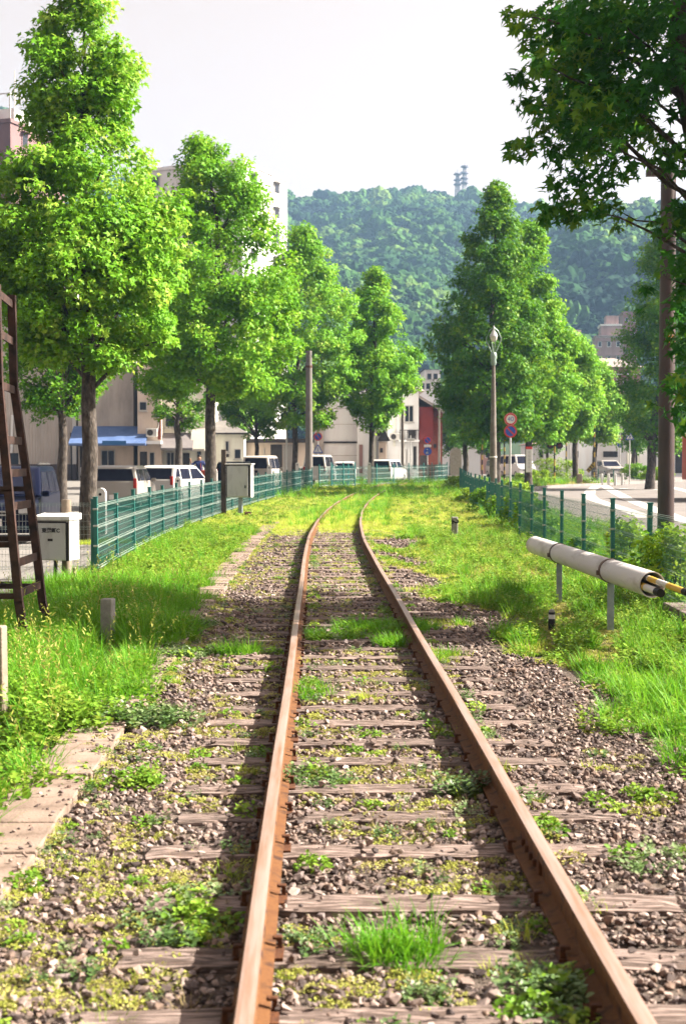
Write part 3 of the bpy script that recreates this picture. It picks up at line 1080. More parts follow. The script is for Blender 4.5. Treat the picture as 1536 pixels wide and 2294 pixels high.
# patches creeping over the ballast beyond the first stretch
for _ in range(1500):
    Z = 17.5 + 17 * random.random(); x = 1.05 + 1.1 * random.random()
    if wave(x * 1.5, Z * 0.42) > -0.05:
        plant(x + track_shift(Z), Z, -0.03, random.uniform(0.6, 1.0), pick([(K_SHORT, 3), (K_PATCH, 5), (K_CLOV, 2)]))
def off_steel(x, Z):
    return min(abs(x - TC - track_shift(Z) - 0.566), abs(x - TC - track_shift(Z) + 0.566)) > 0.085
# thin low herbs all through the ballast
for _ in range(10500):
    Z = 3.4 + 31 * random.random() ** 1.35; x = -1.2 + 3.2 * random.random()
    w = wave(x * 1.6, Z * 0.9) + 0.6 * wave(x * 4.1, Z * 3.1) + (0.35 if x < 1.0 else -0.45) + (0.15 if x < -0.3 else 0)
    if w > 0.18 and off_steel(x, Z):
        sl = min(abs(Z - q_) for q_ in sleeper_Z) < 0.11
        if sl and random.random() < 0.75:
            continue
        plant(x + track_shift(Z), Z, -0.028, random.uniform(0.25, 0.62), pick([(K_PATCH, 12), (K_CLOV, 0.5), (K_SHORT, 1.2), (K_DULL, 1.2), (K_DRY, 1.2)]))
for _ in range(520):
    Z = 3.4 + 33 * random.random(); x = -1.41 + track_shift(Z) * 0.6 + random.choice((-0.2, 0.19, 0.19, random.uniform(-0.2, 0.2))) + random.uniform(-0.04, 0.04)
    plant(x, Z, 0.0, random.uniform(0.25, 0.6), pick([(K_PATCH, 6), (K_DULL, 1), (K_SHORT, 2), (K_CLOV, 1)]))
# along the foot of the rails
for _ in range(300):
    Z = 3.6 + 30 * random.random(); sd = random.choice((-1, 1)); x = TC + sd * 0.566 + random.choice((-1, 1)) * random.uniform(0.09, 0.2)
    plant(x + track_shift(Z), Z, -0.02, random.uniform(0.3, 0.75), pick([(K_DULL, 3), (K_PATCH, 3), (K_CLOV, 2), (K_SHORT, 1)]))
# single clumps that stand out
def clump(px, py, n, rad, kinds, s0, s1):
    c = G(px, py)
    for _ in range(n):
        a, r0 = random.uniform(0, 6.28), rad * math.sqrt(random.random())
        x, Z = c.x + r0 * math.cos(a), c.y + r0 * math.sin(a)
        if off_steel(x, Z):
            plant(x, Z, -0.03, random.uniform(s0, s1), pick(kinds))
clump(885, 2135, 12, 0.13, [(K_LUSH, 3), (K_TALL, 2)], 0.55, 0.85)
clump(1180, 2240, 14, 0.22, [(K_DULL, 3), (K_CLOV, 2)], 0.6, 0.9)
clump(400, 2080, 8, 0.16, [(K_DULL, 3), (K_CLOV, 1)], 0.6, 0.9)
clump(440, 2020, 5, 0.14, [(K_DULL, 2), (K_CLOV, 1)], 0.6, 0.9)
clump(330, 1610, 26, 0.28, [(K_DULL, 5), (K_HERB, 1)], 0.9, 1.4)
clump(250, 1740, 14, 0.25, [(K_CLOV, 3), (K_HERB, 1)], 0.5, 0.8)
clump(1060, 1770, 9, 0.13, [(K_DULL, 4)], 0.7, 1.1)
clump(690, 1745, 10, 0.2, [(K_DULL, 3), (K_CLOV, 1)], 0.6, 0.9)
clump(700, 1555, 6, 0.14, [(K_TALL, 2), (K_SHORT, 1)], 0.5, 0.7)
clump(808, 1560, 6, 0.07, [(K_SHORT, 1)], 0.6, 0.8)
clump(540, 1460, 14, 0.22, [(K_TALL, 2), (K_LUSH, 2)], 0.6, 0.95)
clump(730, 1420, 40, 0.40, [(K_CLOV, 3), (K_LUSH, 1), (K_DULL, 1)], 0.5, 0.8)
clump(870, 1405, 60, 0.50, [(K_LUSH, 3), (K_CLOV, 2)], 0.6, 0.95)
clump(900, 1440, 16, 0.2, [(K_LUSH, 3), (K_TALL, 1)], 0.7, 1.0)
clump(1000, 1470, 16, 0.2, [(K_SHORT, 3), (K_LUSH, 1)], 0.6, 0.9)
clump(1000, 1395, 20, 0.3, [(K_SHORT, 3), (K_LUSH, 1)], 0.6, 0.9)
clump(980, 1320, 34, 0.45, [(K_SHORT, 3), (K_PATCH, 2)], 0.7, 1.0)
clump(1120, 1340, 22, 0.35, [(K_TALL, 3)], 0.9, 1.2)
clump(400, 1460, 30, 0.35, [(K_DULL, 3), (K_CLOV, 2)], 0.7, 1.0)
clump(430, 1400, 20, 0.25, [(K_DULL, 3)], 0.7, 1.0)
clump(1200, 1215, 40, 0.6, [(K_DRY, 3), (K_PATCH, 2)], 0.8, 1.2)
clump(1470, 1560, 20, 0.30, [(K_LUSH, 3), (K_TALL, 2), (K_ARCH, 1)], 0.6, 0.9)
clump(1400, 1450, 20, 0.35, [(K_LUSH, 2), (K_TALL, 2), (K_CLOV, 1)], 0.6, 0.9)
clump(120, 1530, 10, 0.35, [(K_STALK, 3), (K_TALL, 2)], 0.9, 1.2)
clump(1470, 1920, 8, 0.25, [(K_DULL, 2), (K_CLOV, 1)], 0.5, 0.8)
clump(1440, 1790, 10, 0.25, [(K_CLOV, 2), (K_PATCH, 2), (K_DULL, 1)], 0.5, 0.8)
# beyond the fences: grass at tree feet, weeds by the road
for _ in range(900):
    Z = 17 + 28 * random.random(); x = 4.7 + 2.6 * random.random() ** 1.5
    plant(x + track_shift(Z), Z, gz(Z) - 0.05, random.uniform(0.9, 1.6), pick([(K_TALL, 3), (K_HERB, 3), (K_CLOV, 2), (K_SHORT, 2)]))
for _ in range(1500):
    Z = 46 + 44 * random.random()
    xa = 5.6 + (Z - 46) * 0.075 + 0.4; xb = float(np.interp(Z, [46, 50, 58, 66, 73, 79, 83, 90], [6.3, 6.7, 7.9, 9.2, 10.5, 12.1, 14.2, 19]))
    if Z > 80:
        xa = float(np.interp(Z, [80, 90], [8.5, 11]))
    plant(xa + (xb - xa) * random.random(), Z, gz(Z) - 0.04 + (0.12 if Z > 79 else 0), random.uniform(1.2, 2.3), pick([(K_SHORT, 4), (K_TALL, 3), (K_PATCH, 3), (K_HERB, 2), (K_DRY, 2)]))
for _ in range(260):
    a = random.uniform(0, 6.28); r0 = 0.9 * math.sqrt(random.random())
    plant(-4.95 + r0 * math.cos(a), 31 + r0 * math.sin(a), gz(31) - 0.05, random.uniform(0.7, 1.1), K_SHORT)
n = len(GP)
gr = instancer('grass', np.array(GP), np.stack([RNG.uniform(-0.12, 0.12, n), RNG.uniform(-0.12, 0.12, n), RNG.uniform(0, 6.28, n)], 1), np.array(GS), np.array(GI), KINDS)
gr['label'] = 'bright green grass and weeds overgrowing the verges and the track'
gr['category'] = 'grass'

# ================================================================== TREES
m_bark = mat('tree_bark', (0.026, 0.019, 0.016), (0.15, 0.125, 0.11), scale=13, detail=10, lo=0.32, hi=0.68, rough=0.95, bump=0.9, bscale=22, stretch=(1, 1, 0.45), third=(0.52, (0.075, 0.062, 0.053)), bdist=0.03)
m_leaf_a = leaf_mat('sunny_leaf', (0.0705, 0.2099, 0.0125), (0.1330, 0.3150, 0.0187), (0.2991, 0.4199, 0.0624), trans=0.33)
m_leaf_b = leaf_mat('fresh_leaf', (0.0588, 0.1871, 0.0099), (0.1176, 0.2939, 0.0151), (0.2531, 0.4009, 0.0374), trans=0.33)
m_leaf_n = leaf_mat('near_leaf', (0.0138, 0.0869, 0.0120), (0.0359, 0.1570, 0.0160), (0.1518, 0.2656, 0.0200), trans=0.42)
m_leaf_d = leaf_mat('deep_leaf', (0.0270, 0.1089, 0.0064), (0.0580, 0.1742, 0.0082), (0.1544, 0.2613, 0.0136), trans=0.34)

def cluster_leaves(centres, radii, per, size, out_from, seed, m, shape, name='crown', flat=0.75):
    rg = np.random.default_rng(seed)
    k = len(centres)
    cnt = np.maximum(6, (per * (radii / np.mean(radii)) ** 1.7 * rg.uniform(0.75, 1.25, k)).astype(int))
    ci = np.repeat(np.arange(k), cnt)
    n = len(ci)
    d = rg.normal(size=(n, 3)); d /= np.linalg.norm(d, axis=1, keepdims=True)
    rr = rg.random(n) ** 0.45
    off = d * rr[:, None] * radii[ci][:, None] * np.array([1.0, 1.0, flat])
    pos = centres[ci] + off
    out = pos - out_from(pos)
    out /= np.linalg.norm(out, axis=1, keepdims=True) + 1e-6
    nr = out * 0.5 + np.array([0, 0, 0.5]) + d * 0.35 + rg.normal(size=(n, 3)) * 0.6
    al = out * 0.6 + np.array([0, 0, -0.55]) + rg.normal(size=(n, 3)) * 0.6
    sz = size * rg.uniform(0.6, 1.25, n)
    base = rg.random(k)
    tone = np.clip(0.5 * base[ci] + 0.5 * rg.random(n), 0, 1)
    return leaf_field(pos, nr, al, sz, shape, m, name, tone)

LEAF_SIZE, LEAF_MORE = 0.88, 1.2
def make_tree(label, trunk_px, Z, profile, seed, trunk_r=0.18, n_cl=220, per=90, leaf=0.13, m=None, group='street trees', shape=LEAF_LOBE, cr=(0.26, 0.55), first_branch=None, lean=0.0, gap=0.15, widen=1.13):
    """profile: (photo y, left x, right x) rows of the crown outline, top first"""
    rg = np.random.default_rng(seed)
    x0 = X(trunk_px, Z)
    z0 = gz(Z) - 0.1
    t = thing('street_tree', label, 'tree', (x0, Z, z0), 0, group)
    pr = sorted([(ZH(py, Z) - z0, (X(b, Z) - X(a, Z)) / 2, (X(a, Z) + X(b, Z)) / 2 - x0) for py, a, b in profile])
    zs = np.array([p[0] for p in pr]); rr = np.array([p[1] for p in pr]) * widen; cx = np.array([p[2] for p in pr])
    top = zs[-1]
    # cluster centres, biased to the outside of the crown
    n_cl = int(n_cl * 1.3)
    zz = np.linspace(zs[0], zs[-1], 200)
    wgt = np.interp(zz, zs, rr) ** 1.35 + 0.05
    cz = rg.choice(zz, n_cl, p=wgt / wgt.sum()) + rg.normal(size=n_cl) * 0.1
    cz = np.clip(cz, zs[0], zs[-1] + 0.15)
    crad = rg.uniform(cr[0], cr[1], n_cl)
    rad = np.interp(cz, zs, rr)
    ph = rg.uniform(0, 6.283, n_cl)
    rho = np.maximum(0, rad - crad * 0.5) * rg.random(n_cl) ** 0.36 * (1 + 0.10 * np.sin(3 * ph + seed) * np.sin(cz * 1.7 + seed))
    c = np.stack([np.interp(cz, zs, cx) + rho * np.cos(ph), rho * np.sin(ph), cz], 1)
    # most clusters sit along boughs, so the outline comes out lobed
    nb = max(26, n_cl // 9)
    bz = rg.choice(zz, nb, p=wgt / wgt.sum()); bp_ = rg.uniform(0, 6.283, nb)
    bz[:7] = np.linspace(zs[-1] + 0.05, zs[-1] - 1.6, 7)
    br = np.interp(bz, zs, rr) * rg.uniform(0.84, 1.08, nb)
    bi = rg.integers(0, nb, n_cl)
    sp = rg.uniform(0.42, 1.0, n_cl) ** 0.8
    cb = np.stack([np.interp(bz[bi], zs, cx) + np.maximum(0.05, br[bi] - crad * 0.6) * sp * np.cos(bp_[bi]), np.maximum(0.05, br[bi] - crad * 0.6) * sp * np.sin(bp_[bi]), bz[bi] - 0.42 * (1 - sp) * br[bi]], 1)
    cb += rg.normal(size=cb.shape) * np.array([0.16, 0.16, 0.13]) * np.mean(crad) / 0.4
    cb[:, 2] = np.clip(cb[:, 2], zs[0], zs[-1] + 0.1)
    use = rg.random(n_cl) < 0.6
    c = np.where(use[:, None], cb, c)
    if gap > 0:
        f = np.sin(c[:, 0] * 2.1 + seed) * np.sin(c[:, 1] * 1.9 + 1.0) * np.sin(c[:, 2] * 1.8 + 2.0 * seed)
        keep = f < 0.75 - gap
        c, crad = c[keep], crad[keep]
    crown_x = lambda p: np.stack([np.interp(p[:, 2], zs, cx) * 0.8, np.zeros(len(p)), p[:, 2] - 0.5], 1)
    me = cluster_leaves(c, crad, int(per * LEAF_MORE), leaf * LEAF_SIZE, crown_x, seed + 1, m or m_leaf_a, shape)
    link('crown', me, t)
    # trunk and limbs
    mb = MB()
    hts = np.linspace(0, top * 0.93, 12)
    pts = [(0.6 * float(np.interp(h, zs, cx)) * min(1, max(0, h - zs[0]) / 3) + rg.normal() * 0.03 + lean * h, rg.normal() * 0.03, h) for h in hts]
    radii_ = [trunk_r * (1.25 if i == 0 else 1.0) * (1 - 0.86 * (i / 11) ** 1.25) for i in range(12)]
    mb.tube(pts, radii_, 12, cap=False)
    fb = first_branch if first_branch is not None else zs[0] + 0.1
    order = np.argsort(-crad * rg.random(len(crad)))[:44]
    for i in order:
        e = c[i]
        hb = min(max(fb, e[2] - 0.5 - 0.55 * math.hypot(e[0], e[1])), top * 0.85)
        k = np.interp(hb, hts, np.arange(12))
        base = np.array([np.interp(hb, hts, [p[0] for p in pts]), 0, hb])
        rb = float(np.interp(hb, hts, radii_)) * rg.uniform(0.25, 0.45)
        mid = base + (e - base) * 0.5 + np.array([0, 0, 0.12 * np.linalg.norm(e - base)])
        q = [base, base + (mid - base) * 0.5 + rg.normal(size=3) * 0.04, mid, mid + (e - mid) * 0.6 + rg.normal(size=3) * 0.05, e]
        mb.tube([tuple(p) for p in q], [rb, rb * 0.8, rb * 0.58, rb * 0.36, 0.006], 6, cap=False)
    mb.build('trunk', m_bark, t, smooth=True)
    return t

GROUP = 'street trees along the railway'
make_tree('tallest leafy tree, reaching out of the picture behind the corner of the green fence', 198, 31,
          [(-45, 140, 215), (0, 112, 250), (60, 95, 278), (130, 66, 312), (200, 48, 318), (265, 52, 312), (300, 85, 290), (330, 20, 340), (370, -20, 385), (430, -40, 412), (520, -60, 422), (600, -60, 428), (700, -40, 398), (745, 5, 378), (785, 40, 350), (815, 90, 300)],
          5, trunk_r=0.19, n_cl=720, per=62, leaf=0.155, m=m_leaf_a, group=GROUP, first_branch=3.3, cr=(0.22, 0.46), gap=0.15, widen=1.02)
make_tree('small shaded tree standing behind the tallest tree, by the dark van', 140, 46, [(690, 60, 200), (760, 20, 250), (840, 10, 262), (900, 40, 250), (935, 90, 190)], 6, trunk_r=0.19, n_cl=120, per=80, leaf=0.15, m=m_leaf_d, group=GROUP)
make_tree('broad leafy tree whose trunk stands next to the person in navy', 472, 52,
          [(318, 425, 505), (345, 408, 530), (400, 398, 556), (470, 388, 598), (540, 372, 632), (620, 352, 650), (700, 335, 655), (780, 322, 650), (830, 325, 632), (875, 350, 600)],
          7, trunk_r=0.22, n_cl=640, per=58, leaf=0.185, m=m_leaf_b, group=GROUP, cr=(0.28, 0.58), widen=1.2)
make_tree('dark leafy tree behind the white-roofed car', 400, 70, [(660, 340, 450), (760, 318, 480), (850, 310, 490), (910, 330, 480), (950, 370, 450)], 8, trunk_r=0.2, n_cl=130, per=70, leaf=0.18, m=m_leaf_d, group=GROUP)
make_tree('leafy tree just left of the concrete utility pole', 660, 81.5,
          [(516, 655, 705), (560, 625, 728), (620, 600, 752), (690, 578, 790), (740, 566, 802), (800, 560, 795), (850, 556, 765), (900, 560, 745), (950, 590, 725)],
          9, trunk_r=0.17, n_cl=560, per=54, leaf=0.22, m=m_leaf_a, group=GROUP, cr=(0.32, 0.66), widen=1.22)
make_tree('low dark tree in front of the long brown wall', 575, 84, [(830, 520, 640), (880, 490, 660), (930, 500, 650), (985, 540, 620)], 10, trunk_r=0.16, n_cl=120, per=60, leaf=0.2, m=m_leaf_d, group=GROUP)
make_tree('narrow pointed young tree in front of the white building', 831, 84,
          [(612, 825, 858), (640, 812, 868), (690, 792, 885), (740, 778, 906), (790, 766, 928), (830, 760, 938), (870, 752, 932), (900, 750, 915), (930, 790, 880), (965, 800, 860)],
          11, trunk_r=0.17, n_cl=400, per=50, leaf=0.235, m=m_leaf_b, group=GROUP, cr=(0.3, 0.6))
make_tree('big pyramid-shaped tree behind the street lamp', 1112, 67,
          [(418, 1085, 1125), (450, 1068, 1140), (500, 1052, 1158), (550, 1030, 1180), (600, 1010, 1195), (660, 985, 1205), (720, 958, 1215), (780, 962, 1220), (850, 975, 1225), (920, 990, 1215), (975, 1030, 1190)],
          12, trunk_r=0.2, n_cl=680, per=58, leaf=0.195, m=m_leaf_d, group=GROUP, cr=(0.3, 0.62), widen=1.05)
make_tree('sunlit tree with its dark trunk behind the white notice board', 1183, 74,
          [(510, 1170, 1205), (560, 1150, 1222), (620, 1135, 1242), (700, 1125, 1262), (780, 1120, 1290), (850, 1118, 1292), (920, 1125, 1285), (980, 1150, 1250)],
          13, trunk_r=0.2, n_cl=480, per=54, leaf=0.21, m=m_leaf_b, group=GROUP, cr=(0.3, 0.62), widen=1.05)
make_tree('thin shaded tree beside the rounded stone monument', 1042, 92, [(800, 1010, 1080), (860, 985, 1100), (930, 985, 1105), (990, 1005, 1080)], 14, trunk_r=0.2, n_cl=110, per=60, leaf=0.22, m=m_leaf_d, group=GROUP, cr=(0.4, 0.75))
make_tree('bright tree by the level crossing signal', 1287, 88, [(755, 1270, 1305), (800, 1245, 1325), (860, 1235, 1340), (920, 1232, 1342), (975, 1255, 1320)], 15, trunk_r=0.2, n_cl=270, per=56, leaf=0.23, m=m_leaf_a, group=GROUP, cr=(0.35, 0.7))
make_tree('small round bright tree before the white shop', 1332, 98, [(815, 1320, 1352), (850, 1300, 1372), (900, 1290, 1390), (945, 1292, 1390), (985, 1310, 1365)], 16, trunk_r=0.19, n_cl=210, per=62, leaf=0.22, m=m_leaf_a, group=GROUP, cr=(0.4, 0.75))
make_tree('large shaded tree across the road behind the brown steel pole', 1456, 78,
          [(470, 1480, 1560), (540, 1440, 1600), (620, 1420, 1620), (700, 1405, 1630), (780, 1388, 1620), (860, 1385, 1600), (930, 1392, 1570), (1000, 1410, 1520)],
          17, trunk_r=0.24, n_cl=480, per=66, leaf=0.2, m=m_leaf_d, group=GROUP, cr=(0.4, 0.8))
make_tree('slender shaded tree behind the crossing sign across the road', 1418, 110, [(880, 1395, 1440), (930, 1385, 1452), (985, 1390, 1450), (1005, 1405, 1435)], 18, trunk_r=0.2, n_cl=70, per=60, leaf=0.25, m=m_leaf_d, group=GROUP, cr=(0.5, 0.85))

for k, (px, Z, pr_, lab) in enumerate([(1010, 128, [(905, 985, 1030), (960, 975, 1045), (1015, 985, 1040)], 'dark tree behind the rounded stone monument'),
        (1095, 124, [(890, 1075, 1115), (950, 1060, 1130), (1005, 1070, 1120)], 'dark tree glimpsed behind the street lamp shaft'), (1225, 122, [(900, 1205, 1245), (950, 1192, 1258), (1010, 1200, 1250)], 'dark tree behind the level crossing signal'),
        (545, 118, [(860, 520, 570), (920, 500, 592), (970, 510, 585)], 'pale tree above the roof of the small cream house')]):
    make_tree(lab, px, Z, pr_, 60 + k, trunk_r=0.16, n_cl=80, per=54, leaf=0.26, m=m_leaf_d if k < 3 else m_leaf_a, group=GROUP, cr=(0.5, 0.9))
# the near tree whose boughs hang into the top of the view
def near_tree():
    Z0 = 16.2
    x0 = X(1620, Z0)
    t = thing('plane_tree', 'near tree with dark star-shaped leaves hanging over the brown steel pole', 'tree', (x0, Z0, -0.05))
    rg = np.random.default_rng(77)
    spots = [(1150, 20, 22), (1175, 60, 34), (1190, 110, 30), (1160, 165, 20), (1210, 150, 40), (1230, 210, 36), (1170, 190, 18), (1180, 240, 30), (1215, 265, 40), (1150, 325, 20), (1180, 335, 26), (1215, 325, 34),
             (1250, 60, 60), (1300, 30, 60), (1370, 30, 70), (1440, 30, 70), (1510, 40, 60), (1260, 130, 60), (1320, 110, 60), (1390, 90, 60), (1290, 190, 60), (1350, 180, 60), (1270, 260, 55), (1330, 250, 60), (1390, 230, 60),
             (1440, 190, 55), (1490, 150, 55), (1535, 150, 50), (1260, 340, 40), (1300, 320, 50), (1360, 310, 50), (1420, 280, 50), (1460, 300, 34), (1250, 400, 30), (1290, 395, 26), (1235, 465, 34), (1275, 450, 40), (1315, 440, 40), (1355, 420, 40), (1380, 380, 40),
             (1230, 480, 26), (1280, 485, 26), (1330, 470, 30), (1370, 465, 26), (1390, 500, 16), (1420, 385, 20), (1480, 345, 44), (1530, 350, 44), (1520, 250, 30),
             (1500, 500, 40), (1530, 470, 30), (1525, 580, 44), (1535, 650, 40), (1540, 740, 40), (1515, 860, 32), (1520, 920, 28), (1540, 800, 40), (1540, 900, 34), (1535, 860, 34), (1535, 960, 26), (1532, 500, 26), (1538, 600, 34), (1536, 700, 34), (1530, 650, 20), (1448, 650, 16), (1440, 700, 12), (1470, 610, 10), (1525, 880, 20), (1462, 905, 9), (1488, 395, 14), (1545, 780, 30)]
    c, cr_ = [], []
    for (px, py, rp) in spots:
        for _ in range(2 if rp > 45 else 1):
            Zc = Z0 + rg.uniform(-0.9, 0.9) * (1.3 if rp > 40 else 0.8)
            q = P(px + rg.normal() * 5, py + rg.normal() * 5, Zc)
            c.append((q.x - x0, q.y - Z0, q.z + 0.05)); cr_.append(rp / FPX * Zc * 1.18)
    # the rest of the crown, outside the view
    for _ in range(330):
        a = rg.uniform(0, 6.283); zc = 4.2 + 7.3 * rg.random() ** 1.4
        ro = (2.9 * math.sin(min(1, max(0.05, (12.4 - zc) / 8)) * math.pi / 2)) * rg.random() ** 0.5
        q = Vector((x0 + 0.6 + ro * math.cos(a), Z0 + ro * math.sin(a), zc))
        px = q.x / q.y * FPX + 711; py = 1033 - (q.z - H) / q.y * FPX
        if px < 1640 and py > -60:
            continue
        if px < 1180:
            continue
        c.append((q.x - x0, q.y - Z0, q.z + 0.05)); cr_.append(rg.uniform(0.3, 0.5))
    c = np.array(c); cr_ = np.array(cr_)
    rel = cr_ ** 2
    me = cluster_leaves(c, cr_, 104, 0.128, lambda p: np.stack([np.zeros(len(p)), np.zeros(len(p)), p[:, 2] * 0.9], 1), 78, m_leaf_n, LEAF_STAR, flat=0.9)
    link('crown', me, t)
    mb = MB()
    tr = [(0, 0, 0), (0.0, 0.02, 1.5), (-0.02, 0, 3.0), (-0.08, 0, 4.4), (-0.28, 0, 5.2), (-0.50, 0.05, 6.2), (-0.55, 0, 7.6), (-0.5, 0, 9.4), (-0.45, 0, 11)]
    mb.tube(tr, [0.24, 0.20, 0.18, 0.165, 0.15, 0.13, 0.10, 0.06, 0.02], 12, cap=False)
    for i in range(len(c)):
        e = Vector(c[i])
        hb = max(3.2, min(9.5, e.z - 0.3 - 0.35 * math.hypot(e.x, e.y)))
        k = [p[2] for p in tr]
        bx = float(np.interp(hb, k, [p[0] for p in tr]))
        b = Vector((bx, 0, hb))
        if rg.random() < 0.15 and e.x < 0.5:
            L = (e - b).length
            mid = b.lerp(e, 0.55) + Vector((0, 0, 0.10 * L))
            r0 = 0.012 + 0.009 * L
            mb.tube([b, b.lerp(mid, 0.5) + Vector(rg.normal(size=3) * 0.05), mid, mid.lerp(e, 0.6) + Vector(rg.normal(size=3) * 0.05), e], [r0, r0 * 0.8, r0 * 0.55, r0 * 0.35, 0.005], 6, cap=False)
    mb.build('trunk', m_bark, t, smooth=True)
near_tree()

# ------------------------------------------------------------------ shrubs
m_shrub = leaf_mat('shrub_leaf', (0.0405, 0.1377, 0.0063), (0.0972, 0.2268, 0.0084), (0.2430, 0.3402, 0.0294), trans=0.3)
m_shrub_pale = leaf_mat('pale_shrub_leaf', (0.0996, 0.2067, 0.0087), (0.1708, 0.2942, 0.0152), (0.2561, 0.3419, 0.0347), trans=0.3)
def shrub(label, x, Z, w, d, h, seed, m=None, n_cl=26, per=50, leaf=0.09, base=0.0, group=None, cat='shrub'):
    rg = np.random.default_rng(seed)
    t = thing('shrub', label, cat, (x, Z, gz(Z) - 0.05), 0, group)
    ph = rg.uniform(0, 6.28, n_cl); ro = rg.random(n_cl) ** 0.5
    cz = base + (h - base) * rg.random(n_cl) ** 0.8
    tp = np.sqrt(np.clip(1 - (np.maximum(0, cz - h * 0.45) / (h * 0.6)) ** 2, 0.05, 1))
    c = np.stack([w / 2 * ro * np.cos(ph) * tp, d / 2 * ro * np.sin(ph) * tp, cz * 0.92], 1)
    cr_ = rg.uniform(0.12, 0.24, n_cl) * min(1.6, max(0.7, h / 0.9))
    me = cluster_leaves(c, cr_, per, leaf, lambda p: p * np.array([0.3, 0.3, 0.6]), seed + 1, m or m_shrub, LEAF_OVAL if seed % 2 else LEAF_LOBE, name='foliage')
    link('foliage', me, t)
    mb = MB()
    for i in range(min(9, n_cl)):
        e = c[i]
        mb.tube([(e[0] * 0.2, e[1] * 0.2, 0), (e[0] * 0.5, e[1] * 0.5, e[2] * 0.5), tuple(e)], [0.014, 0.010, 0.004], 5, cap=False)
    mb.build('stem', m_bark, t)
    return t
SG = 'leafy shrubs growing through the fence'
fx = lambda Z: 4.28 + 0.28 * max(0, (Z - 20) / 20) + track_shift(Z)
for k, (px, Z, w, h, lab) in enumerate([
        (1060, 46, 1.0, 1.05, 'dark leafy shrub at the far end of the fence row, below the street lamp'), (1092, 41.5, 0.9, 1.0, 'rounded shrub growing through the fence, second from its far end'),
        (1128, 37.0, 1.1, 1.15, 'yellow-topped shrub leaning on the fence, third from its far end'), (1150, 34.2, 0.9, 1.0, 'dense shrub hiding a fence post, fourth from the far end'),
        (1180, 31.4, 0.7, 0.62, 'low leafy shrub at the fence foot above the far end of the pipe')]):
    shrub(lab, X(px, Z) + 0.42, Z, w * 0.9, 1.5, h * 0.86, 200 + k, m_shrub, 40, 56, 0.085, group=SG)
for k, (px, Z, w, h, lab) in enumerate([
        (1385, 20.6, 0.45, 0.95, 'climbing plant on the fence post beside the middle of the pipe'), (1465, 17.6, 0.65, 0.95, 'leafy climber over the fence post above the open end of the pipe'),
        (1510, 17.0, 0.7, 1.0, 'leafy climber on the fence near the foot of the brown steel pole'), (1430, 19.0, 0.6, 0.5, 'low plant at the fence foot behind the pipe'), (1300, 24.2, 0.5, 0.5, 'low plant at the fence foot behind the middle of the pipe')]):
    shrub(lab, X(px, Z) + 0.08, Z, w, 0.7, h, 220 + k, m_shrub_pale if k in (0, 2) else m_shrub, 24, 44, 0.085, group=SG)
RG_ = 'rough bushes beside the road'
for k, (px, Z, w, h, lab) in enumerate([(1238, 89, 3.9, 1.7, 'big pale green bush by the kerb of the road'), (1200, 84, 2.4, 1.0, 'low yellow-green bush below the white notice board'), (1150, 62, 2.0, 0.75, 'rough bush at the foot of the speed limit sign'),
        (1085, 56, 2.2, 0.8, 'rough bush at the foot of the street lamp'), (1040, 74, 2.6, 0.8, 'dry grassy bush behind the end of the green fence'), (1425, 100, 2.2, 1.3, 'dark bush by the fence across the road'), (1465, 96, 2.4, 1.0, 'pale bush across the road near the truck')]):
    shrub(lab, X(px, Z), Z, w, 1.8, h, 240 + k, m_shrub_pale if k not in (5,) else m_shrub, 60, 60, 0.11, group=RG_)

# ================================================================== FENCES
m_teal = mat('teal_paint', (0.008, 0.13, 0.122), (0.013, 0.16, 0.147), scale=12, rough=0.45, spec=0.45)
m_teal_wire = mat('teal_wire', (0.014, 0.15, 0.14), (0.03, 0.19, 0.175), scale=5, rough=0.4, spec=0.5)
m_fold = mat('painted_glint_fold', (0.16, 0.30, 0.28), (0.38, 0.42, 0.39), scale=3, rough=0.4, spec=0.4)  # pale colour paints in the sun glint along the wire folds
m_grey_wire = mat('galvanised_wire', (0.30, 0.33, 0.32), (0.40, 0.42, 0.40), scale=5, rough=0.45, spec=0.5)

def wire_panel(L, h, vs_step, m, name='mesh_panel', r=0.0022, folds=(0.12, 0.42, 0.72, 1.02), hor=None):
    mb = MB()
    n = int(L / vs_step)
    lv = [0.05] + sorted(hor if hor else [])
    for i in range(1, n):
        x = L * i / n
        mb.bar((x, 0, 0.05), (x, 0, h - 0.03), r * 2, mi=0)
    for z in (hor or []):
        mb.bar((0.0, -0.003, z), (L, -0.003, z), r * 2.6)
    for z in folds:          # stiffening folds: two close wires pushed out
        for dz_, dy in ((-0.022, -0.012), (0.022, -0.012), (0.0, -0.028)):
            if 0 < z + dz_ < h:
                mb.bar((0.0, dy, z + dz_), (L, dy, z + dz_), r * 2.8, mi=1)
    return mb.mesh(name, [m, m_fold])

def post_mesh(h, w=0.06, cap=True):
    mb = MB()
    mb.bbox((0, 0, h / 2 - 0.15), (w, w, h + 0.3), 0.006)
    mb.bbox((0, 0, h + 0.008), (w + 0.012, w + 0.012, 0.02), 0.004)
    return mb.mesh('post', m_teal)
def clip_mesh():
    mb = MB(); mb.bbox((0, 0, 0), (0.075, 0.075, 0.03), 0.006)
    return mb.mesh('clip', mat('steel_clip', (0.45, 0.47, 0.46), rough=0.35, metal=0.6))
clip_me = clip_mesh()

